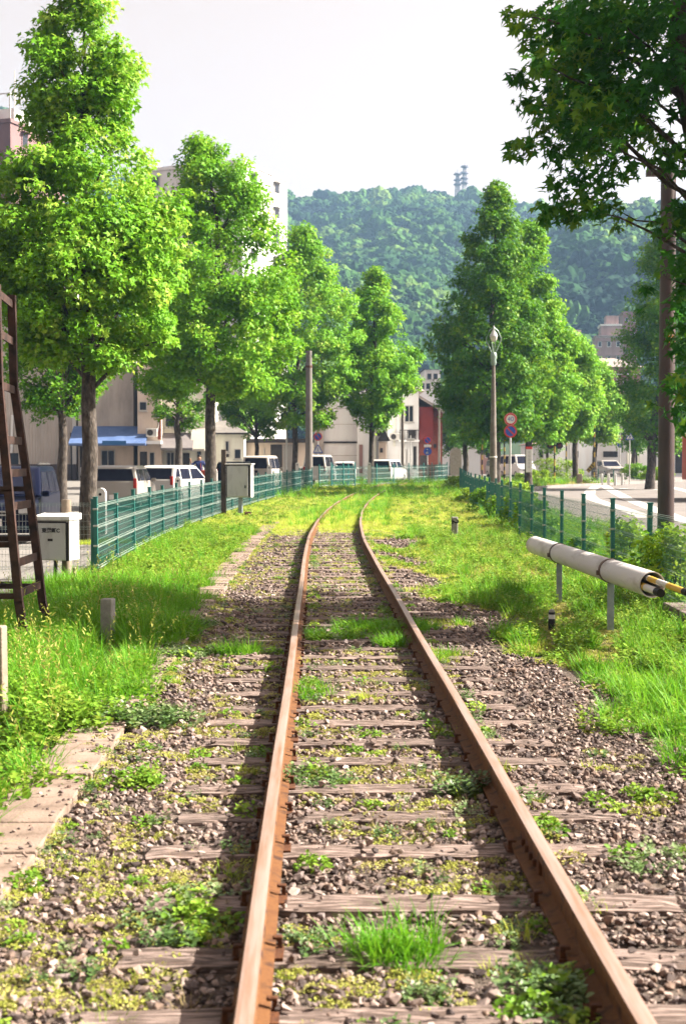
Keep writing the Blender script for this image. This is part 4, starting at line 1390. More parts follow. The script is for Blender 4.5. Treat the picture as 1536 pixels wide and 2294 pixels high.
def fence(label, pts, spacing, h, panel_fn, group=None, post_h=None, clips=True, name='wire_fence'):
    """posts at equal steps along the path, one mesh panel between each two"""
    pts = [Vector((p[0], p[1], 0)) for p in pts]
    t = thing(name, label, 'fence', (pts[0].x, pts[0].y, gz(pts[0].y)), 0, group)
    o0 = Vector((pts[0].x, pts[0].y, gz(pts[0].y)))
    # walk the path
    out = [pts[0]]
    i, cur = 0, pts[0].copy()
    need = spacing
    while i < len(pts) - 1:
        seg = pts[i + 1] - cur
        if seg.length >= need:
            cur = cur + seg.normalized() * need
            out.append(cur.copy()); need = spacing
        else:
            need -= seg.length; i += 1; cur = pts[i].copy()
    pm = post_mesh(post_h or h)
    pan = panel_fn(spacing - 0.062)
    for k, p in enumerate(out):
        z = gz(p.y) + random.uniform(-0.01, 0.01)
        po = link('post', pm, t, Vector((p.x, p.y, z)) - o0)
        q = out[min(k + 1, len(out) - 1)] - out[max(k - 1, 0)]
        ang = math.atan2(q.y, q.x)
        po.rotation_euler = (random.uniform(-0.012, 0.012), random.uniform(-0.012, 0.012), ang)
        if clips and p.y < 60:
            for zc in (0.16, 0.45, 0.75, h - 0.1):
                link('clip', clip_me, po, (0, 0, zc))
        if k < len(out) - 1:
            d = out[k + 1] - p
            pn = link('mesh_panel', pan, t, Vector((p.x, p.y, gz(p.y) + 0.02)) + d.normalized() * 0.031 - o0)
            pn.rotation_euler = (0, -math.atan2(gz(out[k + 1].y) - gz(p.y), d.length), math.atan2(d.y, d.x))
    return t

left_pts = [(X(215, 21.3), 21.3)]
for Z in range(23, 79, 2):
    left_pts.append((-3.32 - 0.20 * min(1, (Z - 21.3) / 10) + 0.12 * max(0, min(1, (Z - 40) / 20)) + track_shift(Z) * 0.98, Z))
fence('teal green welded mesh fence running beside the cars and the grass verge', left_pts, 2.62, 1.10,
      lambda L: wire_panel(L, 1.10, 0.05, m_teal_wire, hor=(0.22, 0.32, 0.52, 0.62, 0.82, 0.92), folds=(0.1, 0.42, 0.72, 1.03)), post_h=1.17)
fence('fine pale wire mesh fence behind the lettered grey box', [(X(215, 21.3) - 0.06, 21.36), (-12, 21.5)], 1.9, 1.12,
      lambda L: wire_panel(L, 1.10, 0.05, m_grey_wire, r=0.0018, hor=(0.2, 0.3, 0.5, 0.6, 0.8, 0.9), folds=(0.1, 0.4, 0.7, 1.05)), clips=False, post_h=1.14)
e0 = left_pts[-1]
fence('far teal mesh fence crossing behind the grass at the end of the track', [(e0[0] + 0.3, e0[1] + 1.0), (X(770, 82), 82), (X(850, 84), 84), (X(950, 90), 90), (X(1005, 97), 97)], 2.3, 1.25,
      lambda L: wire_panel(L, 1.2, 0.05, m_teal_wire, r=0.003, hor=(0.3, 0.6, 0.9)), post_h=1.3, clips=False)
fence('short dark teal gate panels set at an angle in the far fence', [(X(742, 79.5), 79.5), (X(808, 80.8), 80.8)], 0.85, 1.3,
      lambda L: wire_panel(L, 1.25, 0.03, m_teal, r=0.004, hor=(0.2, 0.4, 0.6, 0.8, 1.0)), post_h=1.4, clips=False, name='gate_fence')
right_pts = [(4.02, 12.6), (4.06, 15.2), (4.17, 17.8), (4.27, 20.7), (4.33, 23), (4.40, 25.2), (4.50, 27.8), (4.66, 31), (4.85, 35), (5.05, 39), (5.3, 43.5), (5.6, 49), (5.9, 55), (6.4, 62), (7.3, 73)]
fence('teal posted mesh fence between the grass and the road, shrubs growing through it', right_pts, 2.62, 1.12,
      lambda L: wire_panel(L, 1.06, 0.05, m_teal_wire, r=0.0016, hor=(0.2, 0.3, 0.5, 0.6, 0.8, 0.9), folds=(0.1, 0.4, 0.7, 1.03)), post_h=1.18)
# concrete foot of that fence, seen near the pipe
m_conc = mat('rough_concrete', (0.13, 0.10, 0.085), (0.21, 0.175, 0.155), scale=5, rough=0.95, bump=0.5, bscale=40)
mb = MB()
ft = thing('concrete_footing', 'low brown concrete footing blocks under the fence near the pipe mouth', 'footing', (3.92, 11, 0))
mb.bbox((0, 0, 0), (0.24, 0.78, 0.22), 0.012)
fb_me = mb.mesh('block', m_conc)
for k in range(6):
    o = link('block', fb_me, ft, (0.02 * k - 0.06, 0.4 + k * 0.8, 0.03 + random.uniform(-0.015, 0.015)))
    o.rotation_euler = (0, 0, -0.02 + random.uniform(-0.01, 0.01))
# pale railing far away
fence('low pale railing in front of the red brick house', [(X(960, 104), 104), (X(1040, 104), 104)], 0.5, 1.0, lambda L: wire_panel(L, 0.9, 0.12, m_grey_wire, r=0.006, folds=(), hor=(0.15, 0.85)), clips=False)
fence('grey pipe railing across the road before the white shop', [(X(1270, 92), 92), (X(1405, 92), 92)], 1.0, 0.9, lambda L: wire_panel(L, 0.85, 0.25, m_grey_wire, r=0.012, folds=(), hor=(0.45, 0.8)), clips=False, post_h=0.9)

# ================================================================== RUSTY STEEL TOWER at the edge of the view
m_rsteel = mat('dark_rusty_steel', (0.008, 0.004, 0.0035), (0.025, 0.011, 0.009), scale=9, rough=0.8, bump=0.5, bscale=60, third=(0.6, (0.06, 0.028, 0.022)), lo=0.3, hi=0.8, bdist=0.005)
tw = thing('steel_tower', 'rusty brown steel ladder tower standing in the grass', 'tower', (-2.7, 13.1, 0))
o0 = Vector((-2.7, 13.1, 0))
def tower_leg(Zl, pxs, mirror=False):
    pts = [P(px, py, Zl) for px, py in pxs]
    b = pts[0] + (pts[0] - pts[1]).normalized() * 0.25
    pts = [b] + pts
    if mirror:
        pts = [Vector((2 * -3.42 - p.x, p.y, p.z)) for p in pts]
    return pts
near = [(60, 1450), (43, 1350), (20, 1100), (-2, 862), (-8, 640)]
far = [(108, 1400), (96, 1350), (70, 1130), (32, 868), (27, 664)]
legs = {}
for nm, Zl, pp in (('near', 13.1, near), ('far', 14.15, far)):
    for mi_ in (False, True):
        pts = tower_leg(Zl, pp, mi_)
        legs[nm, mi_] = pts
        mb = MB()
        for a, b in zip(pts[:-1], pts[1:]):
            e = (b - a).normalized() * 0.012
            mb.bar(a - o0, b + e - o0, 0.075, 0.07)
        mb.build('leg', m_rsteel, tw)
def at_z(pts, z):
    for a, b in zip(pts[:-1], pts[1:]):
        if a.z <= z <= b.z:
            return a.lerp(b, (z - a.z) / (b.z - a.z))
    return pts[-1].copy()
zn = lambda py: ZH(py, 13.1)
for z in (zn(1262), zn(1060), zn(985), zn(862), zn(745), zn(655), zn(1135), zn(1330)):
    for mi_ in (False, True):
        a, b = at_z(legs['near', mi_], z), at_z(legs['far', mi_], z)
        mb = MB(); mb.bar(a - o0, b - o0, 0.02, 0.075); mb.build('rung', m_rsteel, tw)
for z in (zn(1335), zn(1220), zn(1100), zn(985)):
    for nm in ('near', 'far'):
        a, b = at_z(legs[nm, False], z), at_z(legs[nm, True], z)
        mb = MB(); mb.bar(a - o0 + Vector((0, 0.03, 0)), b - o0 + Vector((0, 0.03, 0)), 0.05, 0.05); mb.build('brace', m_rsteel, tw)

# ================================================================== TRACKSIDE THINGS
m_boxgrey = mat('box_grey_paint', (0.36, 0.36, 0.35), (0.50, 0.51, 0.52), scale=5, lo=0.28, hi=0.5, detail=9, stretch=(1, 1, 0.35), rough=0.55, spec=0.4)
m_boxwhite = mat('box_pale_paint', (0.50, 0.48, 0.46), (0.72, 0.72, 0.71), scale=5, lo=0.28, hi=0.48, detail=9, stretch=(1, 1, 0.3), rough=0.5, spec=0.4)
m_barw = mat('bar_white', (0.66, 0.63, 0.60), rough=0.5)
m_black = mat('black_paint', (0.012, 0.012, 0.014), rough=0.5)
m_cpost = mat('post_concrete', (0.21, 0.165, 0.125), (0.31, 0.255, 0.205), scale=6, rough=0.9, bump=0.4, bscale=40)
m_stake = mat('stake_concrete', (0.24, 0.23, 0.22), (0.34, 0.33, 0.315), scale=14, rough=0.95, bump=0.6, bscale=60, bdist=0.006)
bx = thing('relay_box', 'grey steel equipment box with black lettering on a concrete post', 'equipment box', (X(128, 20.2), 20.2, 0), R(-14))
s_ = 20.2 / FPX
W_, D_, H_ = 0.52, 0.34, 0.575
zb = ZH(1253, 20.2)
mb = MB(); mb.bbox((0, 0, zb + H_ / 2), (W_, D_, H_), 0.008); mb.build('body', m_boxwhite, bx)
mb = MB()
mb.prism([(-W_ / 2 - 0.02, -D_ / 2 - 0.045, zb + H_ - 0.005), (-W_ / 2 - 0.02, D_ / 2 + 0.03, zb + H_ - 0.005), (-W_ / 2 - 0.02, D_ / 2 + 0.03, zb + H_ + 0.085), (-W_ / 2 - 0.02, -D_ / 2 - 0.045, zb + H_ + 0.045)], (W_ + 0.04, 0, 0))
mb.build('roof', m_boxwhite, bx)
mb = MB(); mb.bbox((-0.02, -D_ / 2 - 0.012, zb + H_ / 2 - 0.02), (W_ - 0.07, 0.03, H_ - 0.06), 0.006); dr = mb.build('door', m_boxgrey, bx)
mb = MB(); mb.box((W_ / 2 - 0.032, -D_ / 2 - 0.004, zb + H_ / 2 - 0.02), (0.04, 0.012, H_ - 0.03)); mb.box((-0.02, -D_ / 2 - 0.004, zb + H_ - 0.035), (W_ - 0.06, 0.012, 0.022)); mb.build('gasket', m_black, bx)
mb = MB(); mb.bbox((-W_ / 2 + 0.045, -D_ / 2 - 0.04, zb + 0.26), (0.035, 0.035, 0.075), 0.008); mb.build('handle', m_black, dr)
text_part('lettering', '東港町C', 0.074, m_black, dr, (-0.01, -D_ / 2 - 0.0295, zb + 0.42), FRONT, bold=0.03)
mb = MB(); mb.box((-0.02, -D_ / 2 - 0.029, zb + 0.29), (0.075, 0.004, 0.035)); mb.build('name_plate', m_black, dr)
mb = MB(); mb.tube([(0.03, D_ / 2 + 0.075, -0.2), (0.03, D_ / 2 + 0.075, ZH(1119, 20.5))], 0.07, 14); mb.build('post', m_cpost, bx, smooth=True)
mb = MB(); mb.tube([(-0.10, 0.1, zb + 0.02), (-0.08, 0.12, 0.3), (-0.10, 0.14, 0.1), (-0.12, 0.12, -0.1)], 0.03, 8); mb.build('cable', m_black, bx, smooth=True)

def stake(name, label, px, pyt, pyb, w, m, cat='marker post', Z=None, round_=False, z_extra=0.1):
    g_ = G(px, pyb)
    Z = Z or g_.y
    x = X(px, Z); h = ZH(pyt, Z)
    mb = MB()
    if round_:
        mb.lathe((0, 0, 0), [(w / 2, -z_extra), (w / 2, h - 0.02), (w / 2 - 0.012, h), (0.01, h + 0.004)], 14)
    else:
        mb.bbox((0, 0, (h - z_extra) / 2), (w, w, h + z_extra), 0.012)
    o = mb.build(name, m, None, loc=(x, Z, 0))
    o.rotation_euler = (random.uniform(-0.02, 0.02), random.uniform(-0.02, 0.02), R(-12))
    return tag(o, label, cat)
stake('concrete_stake', 'short square concrete boundary stake in the shaded grass', 240, 1340, 1428, 0.118, m_stake)
stake('concrete_stake', 'pale stake cut off by the edge of the picture, below the rusty tower', -6, 1400, 1590, 0.10, m_cpost)
stake('concrete_stake', 'thin brown stake under the lettered box', 165, 1270, 1310, 0.055, m_cpost, Z=20.0)

# kilometre marker with its figure lying on its side
Zm = 32.6
mk = thing('distance_marker', 'small white post bearing the figure 2 in the grass beside the track', 'marker post', (X(1018, Zm), Zm, gz(Zm)))
mb = MB(); mb.bbox((0, 0, 0.20), (0.145, 0.11, 0.48), 0.02); mb.build('post', m_stake, mk)
text_part('figure', '2', 0.21, m_black, mk, (0, -0.059, 0.33), (R(90), R(90), 0), bold=0.03)
# black and white stub
g_ = G(1235, 1402)
sb = thing('marker_stub', 'short black and white banded stub in the weeds below the pipe', 'marker post', (g_.x, g_.y, 0))
mb = MB(); mb.lathe((0, 0, 0), [(0.038, -0.1), (0.038, 0.075)], 12); mb.build('base', m_black, sb)
mb = MB(); mb.lathe((0, 0, 0.075), [(0.034, 0), (0.034, 0.045)], 12); mb.build('band', mat('stub_white', (0.75, 0.73, 0.70), rough=0.5), sb)
mb = MB(); mb.lathe((0, 0, 0.12), [(0.036, 0), (0.036, 0.025)], 12); mb.build('ring', m_black, sb)
mb = MB(); mb.lathe((0, 0, 0.145), [(0.034, 0), (0.030, 0.02), (0.008, 0.034)], 12); mb.build('cap', m_stake, sb)

# pipe holding crossing bars
m_pipe = mat('white_pipe', (0.38, 0.335, 0.315), (0.68, 0.645, 0.64), scale=5, rough=0.55, spec=0.35, bump=0.08, bscale=20, lo=0.30, hi=0.5, stretch=(1, 0.25, 1), detail=9)
m_galv = mat('galvanised_post', (0.25, 0.30, 0.36), (0.36, 0.41, 0.46), scale=14, rough=0.45, metal=0.3, spec=0.5)
m_strap = mat('clamp_strap', (0.09, 0.06, 0.055), (0.2, 0.13, 0.10), scale=20, rough=0.6)
pp = thing('pipe_holder', 'long white pipe lying on two galvanised posts beside the fence', 'pipe', (3.0, 12.8, 0))
pa_, pb_ = P(1197, 1221, 19.4), P(1460, 1310, 12.85)
o0 = Vector((3.0, 12.8, 0))
def hollow(mb, a, b, ro, ri, n=28):
    d = (b - a).normalized(); s = d.cross(Vector((0, 0, 1))).normalized(); u = s.cross(d)
    vs_, fs = [], []
    for p, r0 in ((a, ro), (b, ro), (b, ri), (a, ri)):
        for j in range(n):
            t_ = 2 * math.pi * j / n
            vs_.append(p + (s * math.cos(t_) + u * math.sin(t_)) * r0)
    for i in range(4):
        k = (i + 1) % 4
        for j in range(n):
            l = (j + 1) % n
            fs.append((i * n + j, i * n + l, k * n + l, k * n + j))
    mb.add(vs_, fs)
mb = MB(); hollow(mb, pa_ - o0, pb_ - o0, 0.120, 0.111); mb.build('tube', m_pipe, pp, smooth=True)
dv = (pb_ - pa_).normalized()
mb = MB(); mb.tube([pa_ - o0 + dv * 0.005, pa_ - o0 + dv * 0.02], 0.112, 24); mb.build('end_cap', m_pipe, pp)
for px in (1256, 1366):
    k = 0.0
    Zp = 3.0 * FPX / (px - 711)
    t_ = (Zp - pa_.y) / (pb_.y - pa_.y)
    c = pa_.lerp(pb_, t_)
    mb = MB(); hollow(mb, c - o0 - dv * 0.035, c - o0 + dv * 0.035, 0.128, 0.1205); mb.build('clamp', m_strap, pp, smooth=True)
    mb = MB(); mb.bbox((c - o0) + Vector((-0.135, 0, -0.02)), (0.03, 0.05, 0.05), 0.005); mb.build('bolt', m_strap, pp)
    mb = MB()
    h = c.z - 0.127
    # angle post: two flanges
    mb.bbox((c.x - 3.0 + 0.0, c.y - 12.8, h / 2 - 0.12), (0.07, 0.008, h + 0.24), 0.002)
    mb.bbox((c.x - 3.0 + 0.031, c.y - 12.8 + 0.034, h / 2 - 0.12), (0.008, 0.06, h + 0.24), 0.002)
    mb.build('post', m_galv, pp)
t_ = (14.6 - pa_.y) / (pb_.y - pa_.y); c = pa_.lerp(pb_, t_) - o0
mb = MB(); hollow(mb, c - dv * 0.11, c - dv * 0.04, 0.124, 0.1205); mb.build('collar', m_pipe, pp, smooth=True)
m_bary = mat('bar_yellow', (0.62, 0.36, 0.02), (0.70, 0.45, 0.05), scale=6, rough=0.5)
m_barw = mat('bar_white', (0.66, 0.63, 0.60), rough=0.5)
m_rubber = mat('bar_rubber', (0.015, 0.014, 0.013), rough=0.8)
def bar_thing(label, a, b, r0, cols):
    t = thing('crossing_bar', label, 'crossing bar', tuple(a), group='bars stored in the pipe')
    L = (b - a)
    for (t0, t1, m_) in cols:
        mb = MB(); mb.tube([L * t0, L * t1], r0 if m_ is not m_rubber else r0 * 1.12, 14); mb.build('stripe', m_, t, smooth=True)
e1 = P(1479, 1329, 12.25)
bar_thing('short white and yellow bar with black tip in the mouth of the pipe', Vector((e1.x - 0.005, 14.3, e1.z + 0.005)), e1, 0.034,
          [(0, 0.6, m_barw), (0.6, 0.74, m_bary), (0.74, 0.93, m_barw), (0.93, 1.0, m_rubber)])
e2 = P(1540, 1328, 11.5)
bar_thing('longer yellow and white bar reaching out of the pipe to the picture edge', Vector((e2.x - 0.01, 14.4, e2.z + 0.012)), e2, 0.028,
          [(0, 0.55, m_barw), (0.55, 0.66, m_bary), (0.66, 0.78, m_barw), (0.78, 0.96, m_bary), (0.96, 1.0, m_rubber)])

# second cabinet with timber post
Zc = 44.5
cb = thing('signal_cabinet', 'plain grey steel cabinet on a single leg next to a dark timber post', 'equipment box', (X(537, Zc), Zc, gz(Zc)), R(-8))
s_ = Zc / FPX
zb, zt = ZH(1114, Zc) - gz(Zc), ZH(1041, Zc) - gz(Zc)
hh = zt - zb
mb = MB(); mb.bbox((0, 0, (zb + zt) / 2), (0.80, 0.40, hh), 0.012); mb.build('body', m_boxwhite, cb)
mb = MB(); mb.bbox((-0.03, -0.212, (zb + zt) / 2), (0.66, 0.03, hh - 0.07), 0.008); dr = mb.build('door', m_boxgrey, cb)
mb = MB(); mb.box((0.335, -0.203, (zb + zt) / 2), (0.06, 0.008, hh - 0.03)); mb.box((-0.03, -0.203, zt - 0.028), (0.72, 0.008, 0.03)); mb.box((-0.375, -0.203, (zb + zt) / 2), (0.03, 0.008, hh - 0.03)); mb.build('gasket', m_black, cb)
mb = MB(); mb.bbox((0.22, -0.235, zb + hh * 0.33), (0.04, 0.03, 0.09), 0.008); mb.build('handle', m_black, dr)
mb = MB(); mb.bbox((0.0, 0, zt + 0.02), (0.86, 0.5, 0.035), 0.01); mb.build('roof', m_boxwhite, cb)
mb = MB(); mb.bbox((0.02, 0, (zb - 0.2) / 2), (0.13, 0.10, zb + 0.2), 0.01); mb.build('leg', m_galv, cb)
m_timber = mat('dark_timber', (0.05, 0.038, 0.03), (0.14, 0.11, 0.09), scale=6, rough=0.9, bump=0.5, bscale=10, stretch=(6, 6, 0.6))
mb = MB(); h = ZH(1007, Zc) - gz(Zc); mb.bbox((0, 0, h / 2 - 0.1), (0.15, 0.13, h + 0.2), 0.01)
tag(mb.build('timber_post', m_timber, None, loc=(X(501, Zc), Zc + 0.05, gz(Zc))), 'upright dark timber post beside the plain grey cabinet', 'post')
g_ = G(553, 1153)
mb = MB(); mb.bbox((0, 0, 0.07), (0.2, 0.16, 0.16), 0.02)
tag(mb.build('junction_block', m_iron, None, loc=(X(555, 43.5), 43.5, gz(43.5))), 'small rusty block in the grass in front of the plain cabinet', 'block')

# white bollards beyond the fence
m_white = mat('white_paint', (0.70, 0.69, 0.68), (0.78, 0.77, 0.76), scale=4, rough=0.6)
for px, pyt, Z, lab in ((226, 1093, 33.5, 'squat white bollard at the foot of the tallest tree'), (399, 1068, 44, 'white round-topped bollard beside the white hatchback'), (481, 1050, 54, 'white bollard between the person and the dark timber post'),
                        (603, 1042, 66, 'white bollard in front of the silver van'), (666, 1036, 76, 'white bollard left of the concrete utility pole'), (827, 1036, 83, 'white bollard at the foot of the narrow young tree')):
    t = thing('bollard', lab, 'bollard', (X(px, Z), Z, gz(Z)), 0, 'white bollards along the street')
    h = ZH(pyt, Z) - gz(Z)
    w = 0.20 if Z > 40 else 0.24
    mb = MB()
    a_ = [(-w / 2, 0, 0), (w / 2, 0, 0)] + [(w / 2 * math.cos(q), 0, h - w / 2 + w / 2 * math.sin(q)) for q in np.linspace(0, math.pi, 9)]
    mb.prism([(p[0], -w / 2, p[2]) for p in a_], (0, w, 0)); mb.build('body', m_white, t)
    mb = MB(); mb.disc_y((0, -w / 2 - 0.004, h - w * 0.62), 0.035, 0.01, 14); mb.build('hole', m_black, t)

# ================================================================== POLES, LAMPS, SIGNS
m_ucon = mat('pole_concrete', (0.15, 0.135, 0.125), (0.21, 0.19, 0.18), scale=3, rough=0.9)
Z = 78
mb = MB(); h = ZH(786, 78) - gz(78); mb.tube([(0, 0, -0.3), (0, 0, h * 0.5), (0, 0, h)], [0.215, 0.19, 0.165], 18)
up = thing('utility_pole', 'tall round concrete utility pole rising into the trees', 'utility pole', (X(692, Z), Z, gz(Z)))
mb.build('shaft', m_ucon, up, smooth=True)
mb = MB(); mb.lathe((0, 0, 6.6), [(0.185, 0), (0.19, 0.06), (0.185, 0.12)], 16); mb.build('band', m_iron, up)
m_brownp = mat('brown_painted_steel', (0.022, 0.010, 0.009), (0.055, 0.026, 0.021), scale=4, rough=0.5, spec=0.45, bump=0.15, bscale=50, stretch=(1, 1, 0.3))
Z = 29.5
bp_ = thing('steel_pole', 'thick brown steel pole with small orange plate by the road', 'pole', (X(1491, Z), Z, gz(Z)))
zt = ZH(372, Z)
mb = MB(); mb.tube([(0, 0, -0.3), (0, 0, zt * 0.5), (0, 0, zt)], [0.172, 0.165, 0.155], 22); mb.build('shaft', m_brownp, bp_, smooth=True)
mb = MB(); mb.bar((-0.46, 0, zt - 0.12), (2.2, 0, zt - 0.12), 0.13, 0.13); mb.build('cross_arm', m_brownp, bp_)
zo = ZH(757, Z)
m_orange = mat('orange_plate', (0.62, 0.25, 0.03), (0.70, 0.33, 0.05), scale=5, rough=0.5)
mb = MB(); mb.bbox((0.02, -0.168, zo), (0.20, 0.012, 0.20), 0.004); pl = mb.build('plate', m_orange, bp_)
for q in (0.055, 0.0, -0.055):
    mb = MB(); mb.box((0.02, -0.1765, zo + q), (0.16, 0.004, 0.016)); mb.build('marking', m_barw, pl)

# old-fashioned street lamp
Z = 52
lp = thing('street_lamp', 'old-fashioned tall street lamp with hanging bell lantern in a wire frame', 'street lamp', (X(1104, Z), Z, gz(Z)))
m_lamp = mat('lamp_grey_green', (0.12, 0.10, 0.085), (0.20, 0.18, 0.155), scale=5, rough=0.6)
m_lampf = mat('lamp_frame', (0.22, 0.30, 0.26), (0.30, 0.38, 0.33), scale=8, rough=0.4, metal=0.2)
y2 = lambda py: ZH(py, Z) - gz(Z)
mb = MB(); mb.lathe((0, 0, 0), [(0.20, -0.2), (0.20, 0.5), (0.155, 0.55), (0.145, 0.75), (0.125, y2(1000)), (0.085, y2(880)), (0.055, y2(815))], 16); mb.build('shaft', m_lamp, lp, smooth=True)
mb = MB(); mb.lathe((0, 0, 0), [(0.07, y2(818)), (0.115, y2(812)), (0.09, y2(806)), (0.12, y2(800)), (0.11, y2(792)), (0.05, y2(788))], 14); mb.build('collar', m_lampf, lp, smooth=True)
mb = MB(); mb.lathe((0, 0, 0), [(0.14, y2(1024) - 0.02), (0.15, y2(1024)), (0.14, y2(1024) + 0.03)], 16); mb.build('band', m_barw, lp)
for k in range(4):
    a = k * math.pi / 2 + 0.12
    d = Vector((math.cos(a), math.sin(a), 0))
    pts = [d * 0.06 + Vector((0, 0, y2(792))), d * 0.27 + Vector((0, 0, y2(762))), d * 0.28 + Vector((0, 0, y2(757))), d * 0.16 + Vector((0, 0, y2(740))), d * 0.02 + Vector((0, 0, y2(733)))]
    mb = MB(); mb.tube(pts, 0.017, 6); mb.build('frame_bar', m_lampf, lp)
m_bell = mat('lantern_enamel', (0.62, 0.62, 0.62), rough=0.3, spec=0.6)
m_lglass = mat('lantern_glass', (0.72, 0.68, 0.62), rough=0.2, spec=0.6)
mb = MB(); mb.lathe((0, 0, 0), [(0.155, y2(753)), (0.13, y2(749)), (0.075, y2(743)), (0.03, y2(737)), (0.012, y2(729))], 16); mb.build('lantern_hood', m_bell, lp, smooth=True)
mb = MB(); mb.lathe((0, 0, 0), [(0.05, y2(765)), (0.11, y2(761)), (0.14, y2(754))], 16); mb.build('lantern_bowl', m_lglass, lp, smooth=True)
Z = 116
lp2 = thing('street_lamp', 'distant thin street lamp in front of the red brick house', 'street lamp', (X(983, Z), Z, gz(Z)))
mb = MB(); h = ZH(912, Z) - gz(Z); mb.tube([(0, 0, 0), (0, 0, h)], [0.11, 0.06], 10); mb.build('shaft', m_lamp, lp2)
mb = MB(); mb.lathe((0, 0, h), [(0.05, 0), (0.2, 0.15), (0.16, 0.4), (0.03, 0.55)], 10); mb.build('lantern', m_bell, lp2)
Z = 100
mb = MB(); mb.tube([(0, 0, 0), (0, 0, ZH(905, Z) - gz(Z))], [0.11, 0.09], 10)
tag(mb.build('timber_pole', m_timber, None, loc=(X(901, Z), Z, gz(Z))), 'slim brown pole in front of the house with the dark window', 'pole')

m_sblue = mat('sign_blue', (0.015, 0.07, 0.42), rough=0.35, spec=0.5)
m_sred = mat('sign_red', (0.55, 0.03, 0.025), (0.60, 0.05, 0.04), scale=6, rough=0.35, spec=0.5)
m_spole = mat('sign_pole', (0.50, 0.50, 0.50), (0.60, 0.60, 0.60), scale=4, rough=0.4, metal=0.3)
def sign_post(label, px, pole_top, Z, plates, group='road signs', pr=0.035):
    t = thing('road_sign', label, 'road sign', (X(px, Z), Z, gz(Z)), 0, group)
    mb = MB(); mb.tube([(0, 0, -0.1), (0, 0, ZH(pole_top, Z) - gz(Z))], pr, 10); mb.build('pole', m_spole, t, smooth=True)
    for kind_, py, r0 in plates:
        z = ZH(py, Z) - gz(Z); r0 = r0 / FPX * Z
        y = -pr - 0.012
        if kind_ == 'speed':
            mb = MB(); mb.disc_y((0, y, z), r0, 0.012, 32); pl_ = mb.build('plate', m_sred, t)
            mb = MB(); mb.disc_y((0, y - 0.004, z), r0 * 0.96, 0.003, 32); mb.build('rim', m_white, pl_)
            mb = MB(); mb.disc_y((0, y - 0.008, z), r0 * 0.93, 0.003, 32); mb.build('ring', m_sred, pl_)
            mb = MB(); mb.disc_y((0, y - 0.012, z), r0 * 0.68, 0.003, 32); mb.build('field', m_white, pl_)
            text_part('figures', '40', r0 * 1.0, m_sblue, pl_, (0, y - 0.015, z), FRONT, extrude=0.001)
        elif kind_ == 'nopark':
            mb = MB(); mb.disc_y((0, y, z), r0, 0.012, 32); pl_ = mb.build('plate', m_sred, t)
            mb = MB(); mb.disc_y((0, y - 0.004, z), r0 * 0.76, 0.003, 32); mb.build('field', m_sblue, pl_)
            q = r0 * 0.56
            mb = MB(); mb.bar((-q, y - 0.0065, z + q), (q, y - 0.0065, z - q), 0.003, r0 * 0.2); mb.build('slash', m_sred, pl_)
        elif kind_ == 'cross':
            mb = MB()
            tri = [(-r0, y, z - r0 * 0.75), (r0, y, z - r0 * 0.75), (r0 * 0.96, y, z - r0 * 0.5), (r0 * 0.12, y, z + r0 * 0.95), (-r0 * 0.12, y, z + r0 * 0.95), (-r0 * 0.96, y, z - r0 * 0.5)]
            mb.prism(tri, (0, 0.012, 0)); pl_ = mb.build('plate', m_sblue, t)
            mb = MB(); mb.prism([(p[0] * 0.74, y - 0.004, z + (p[2] - z) * 0.74 - r0 * 0.02) for p in tri], (0, 0.003, 0)); mb.build('field', m_white, pl_)
            mb = MB(); mb.disc_y((0, y - 0.009, z + r0 * 0.32), r0 * 0.09, 0.003, 12)
            for (ax, az_, bx_, bz_) in ((0, 0.25, 0, -0.1), (0, -0.1, -0.16, -0.42), (0, -0.1, 0.18, -0.42), (0, 0.18, -0.18, -0.02), (0, 0.18, 0.17, 0.0)):
                mb.bar((ax * r0, y - 0.0075, z + az_ * r0), (bx_ * r0, y - 0.0075, z + bz_ * r0), 0.003, r0 * 0.10)
            for q in (-0.42, -0.14, 0.14, 0.42):
                mb.bar((q * r0 * 0.9, y - 0.0075, z - r0 * 0.46), (q * r0, y - 0.0075, z - r0 * 0.56), 0.003, r0 * 0.12)
            mb.build('walking_figure', m_sblue, pl_)
        elif kind_ == 'blue':
            mb = MB(); mb.disc_y((0, y, z), r0, 0.012, 28); pl_ = mb.build('plate', m_sblue, t)
            mb = MB(); mb.disc_y((-r0 * 0.1, y - 0.004, z + r0 * 0.45), r0 * 0.14, 0.003, 12)
            for (ax, az_, bx_, bz_) in ((-0.1, 0.3, -0.1, -0.1), (-0.1, -0.1, -0.35, -0.6), (-0.1, -0.1, 0.1, -0.6), (0.25, 0.2, 0.25, -0.55)):
                mb.bar((ax * r0, y - 0.0025, z + az_ * r0), (bx_ * r0, y - 0.0025, z + bz_ * r0), 0.003, r0 * 0.18)
            mb.build('walking_figure', m_white, pl_)
        elif kind_ == 'panel':
            mb = MB(); mb.bbox((0, y, z), (r0 * 2, 0.012, r0 * 0.7), 0.004); mb.build('plate', m_white, t)
    return t
sign_post('round 40 speed limit sign above a no parking sign beside the street lamp', 1142, 925, 60, [('speed', 939, 14.5), ('nopark', 966, 14.5)], pr=0.045)
sign_post('no parking sign above a pedestrian crossing sign next to the concrete utility pole', 712, 968, 96, [('nopark', 978, 9.5), ('cross', 1007, 11)])
sign_post('no parking sign above a round blue sign by the red brick house', 957, 978, 106, [('nopark', 986, 8.5), ('panel', 999, 8), ('blue', 1011, 9)])
sign_post('blue pedestrian crossing sign under the bright trees by the crossing', 1276, 958, 92, [('cross', 968, 11.5)])
sign_post('blue pedestrian crossing sign on a tall pole across the road', 1409, 968, 90, [('cross', 978, 10)])
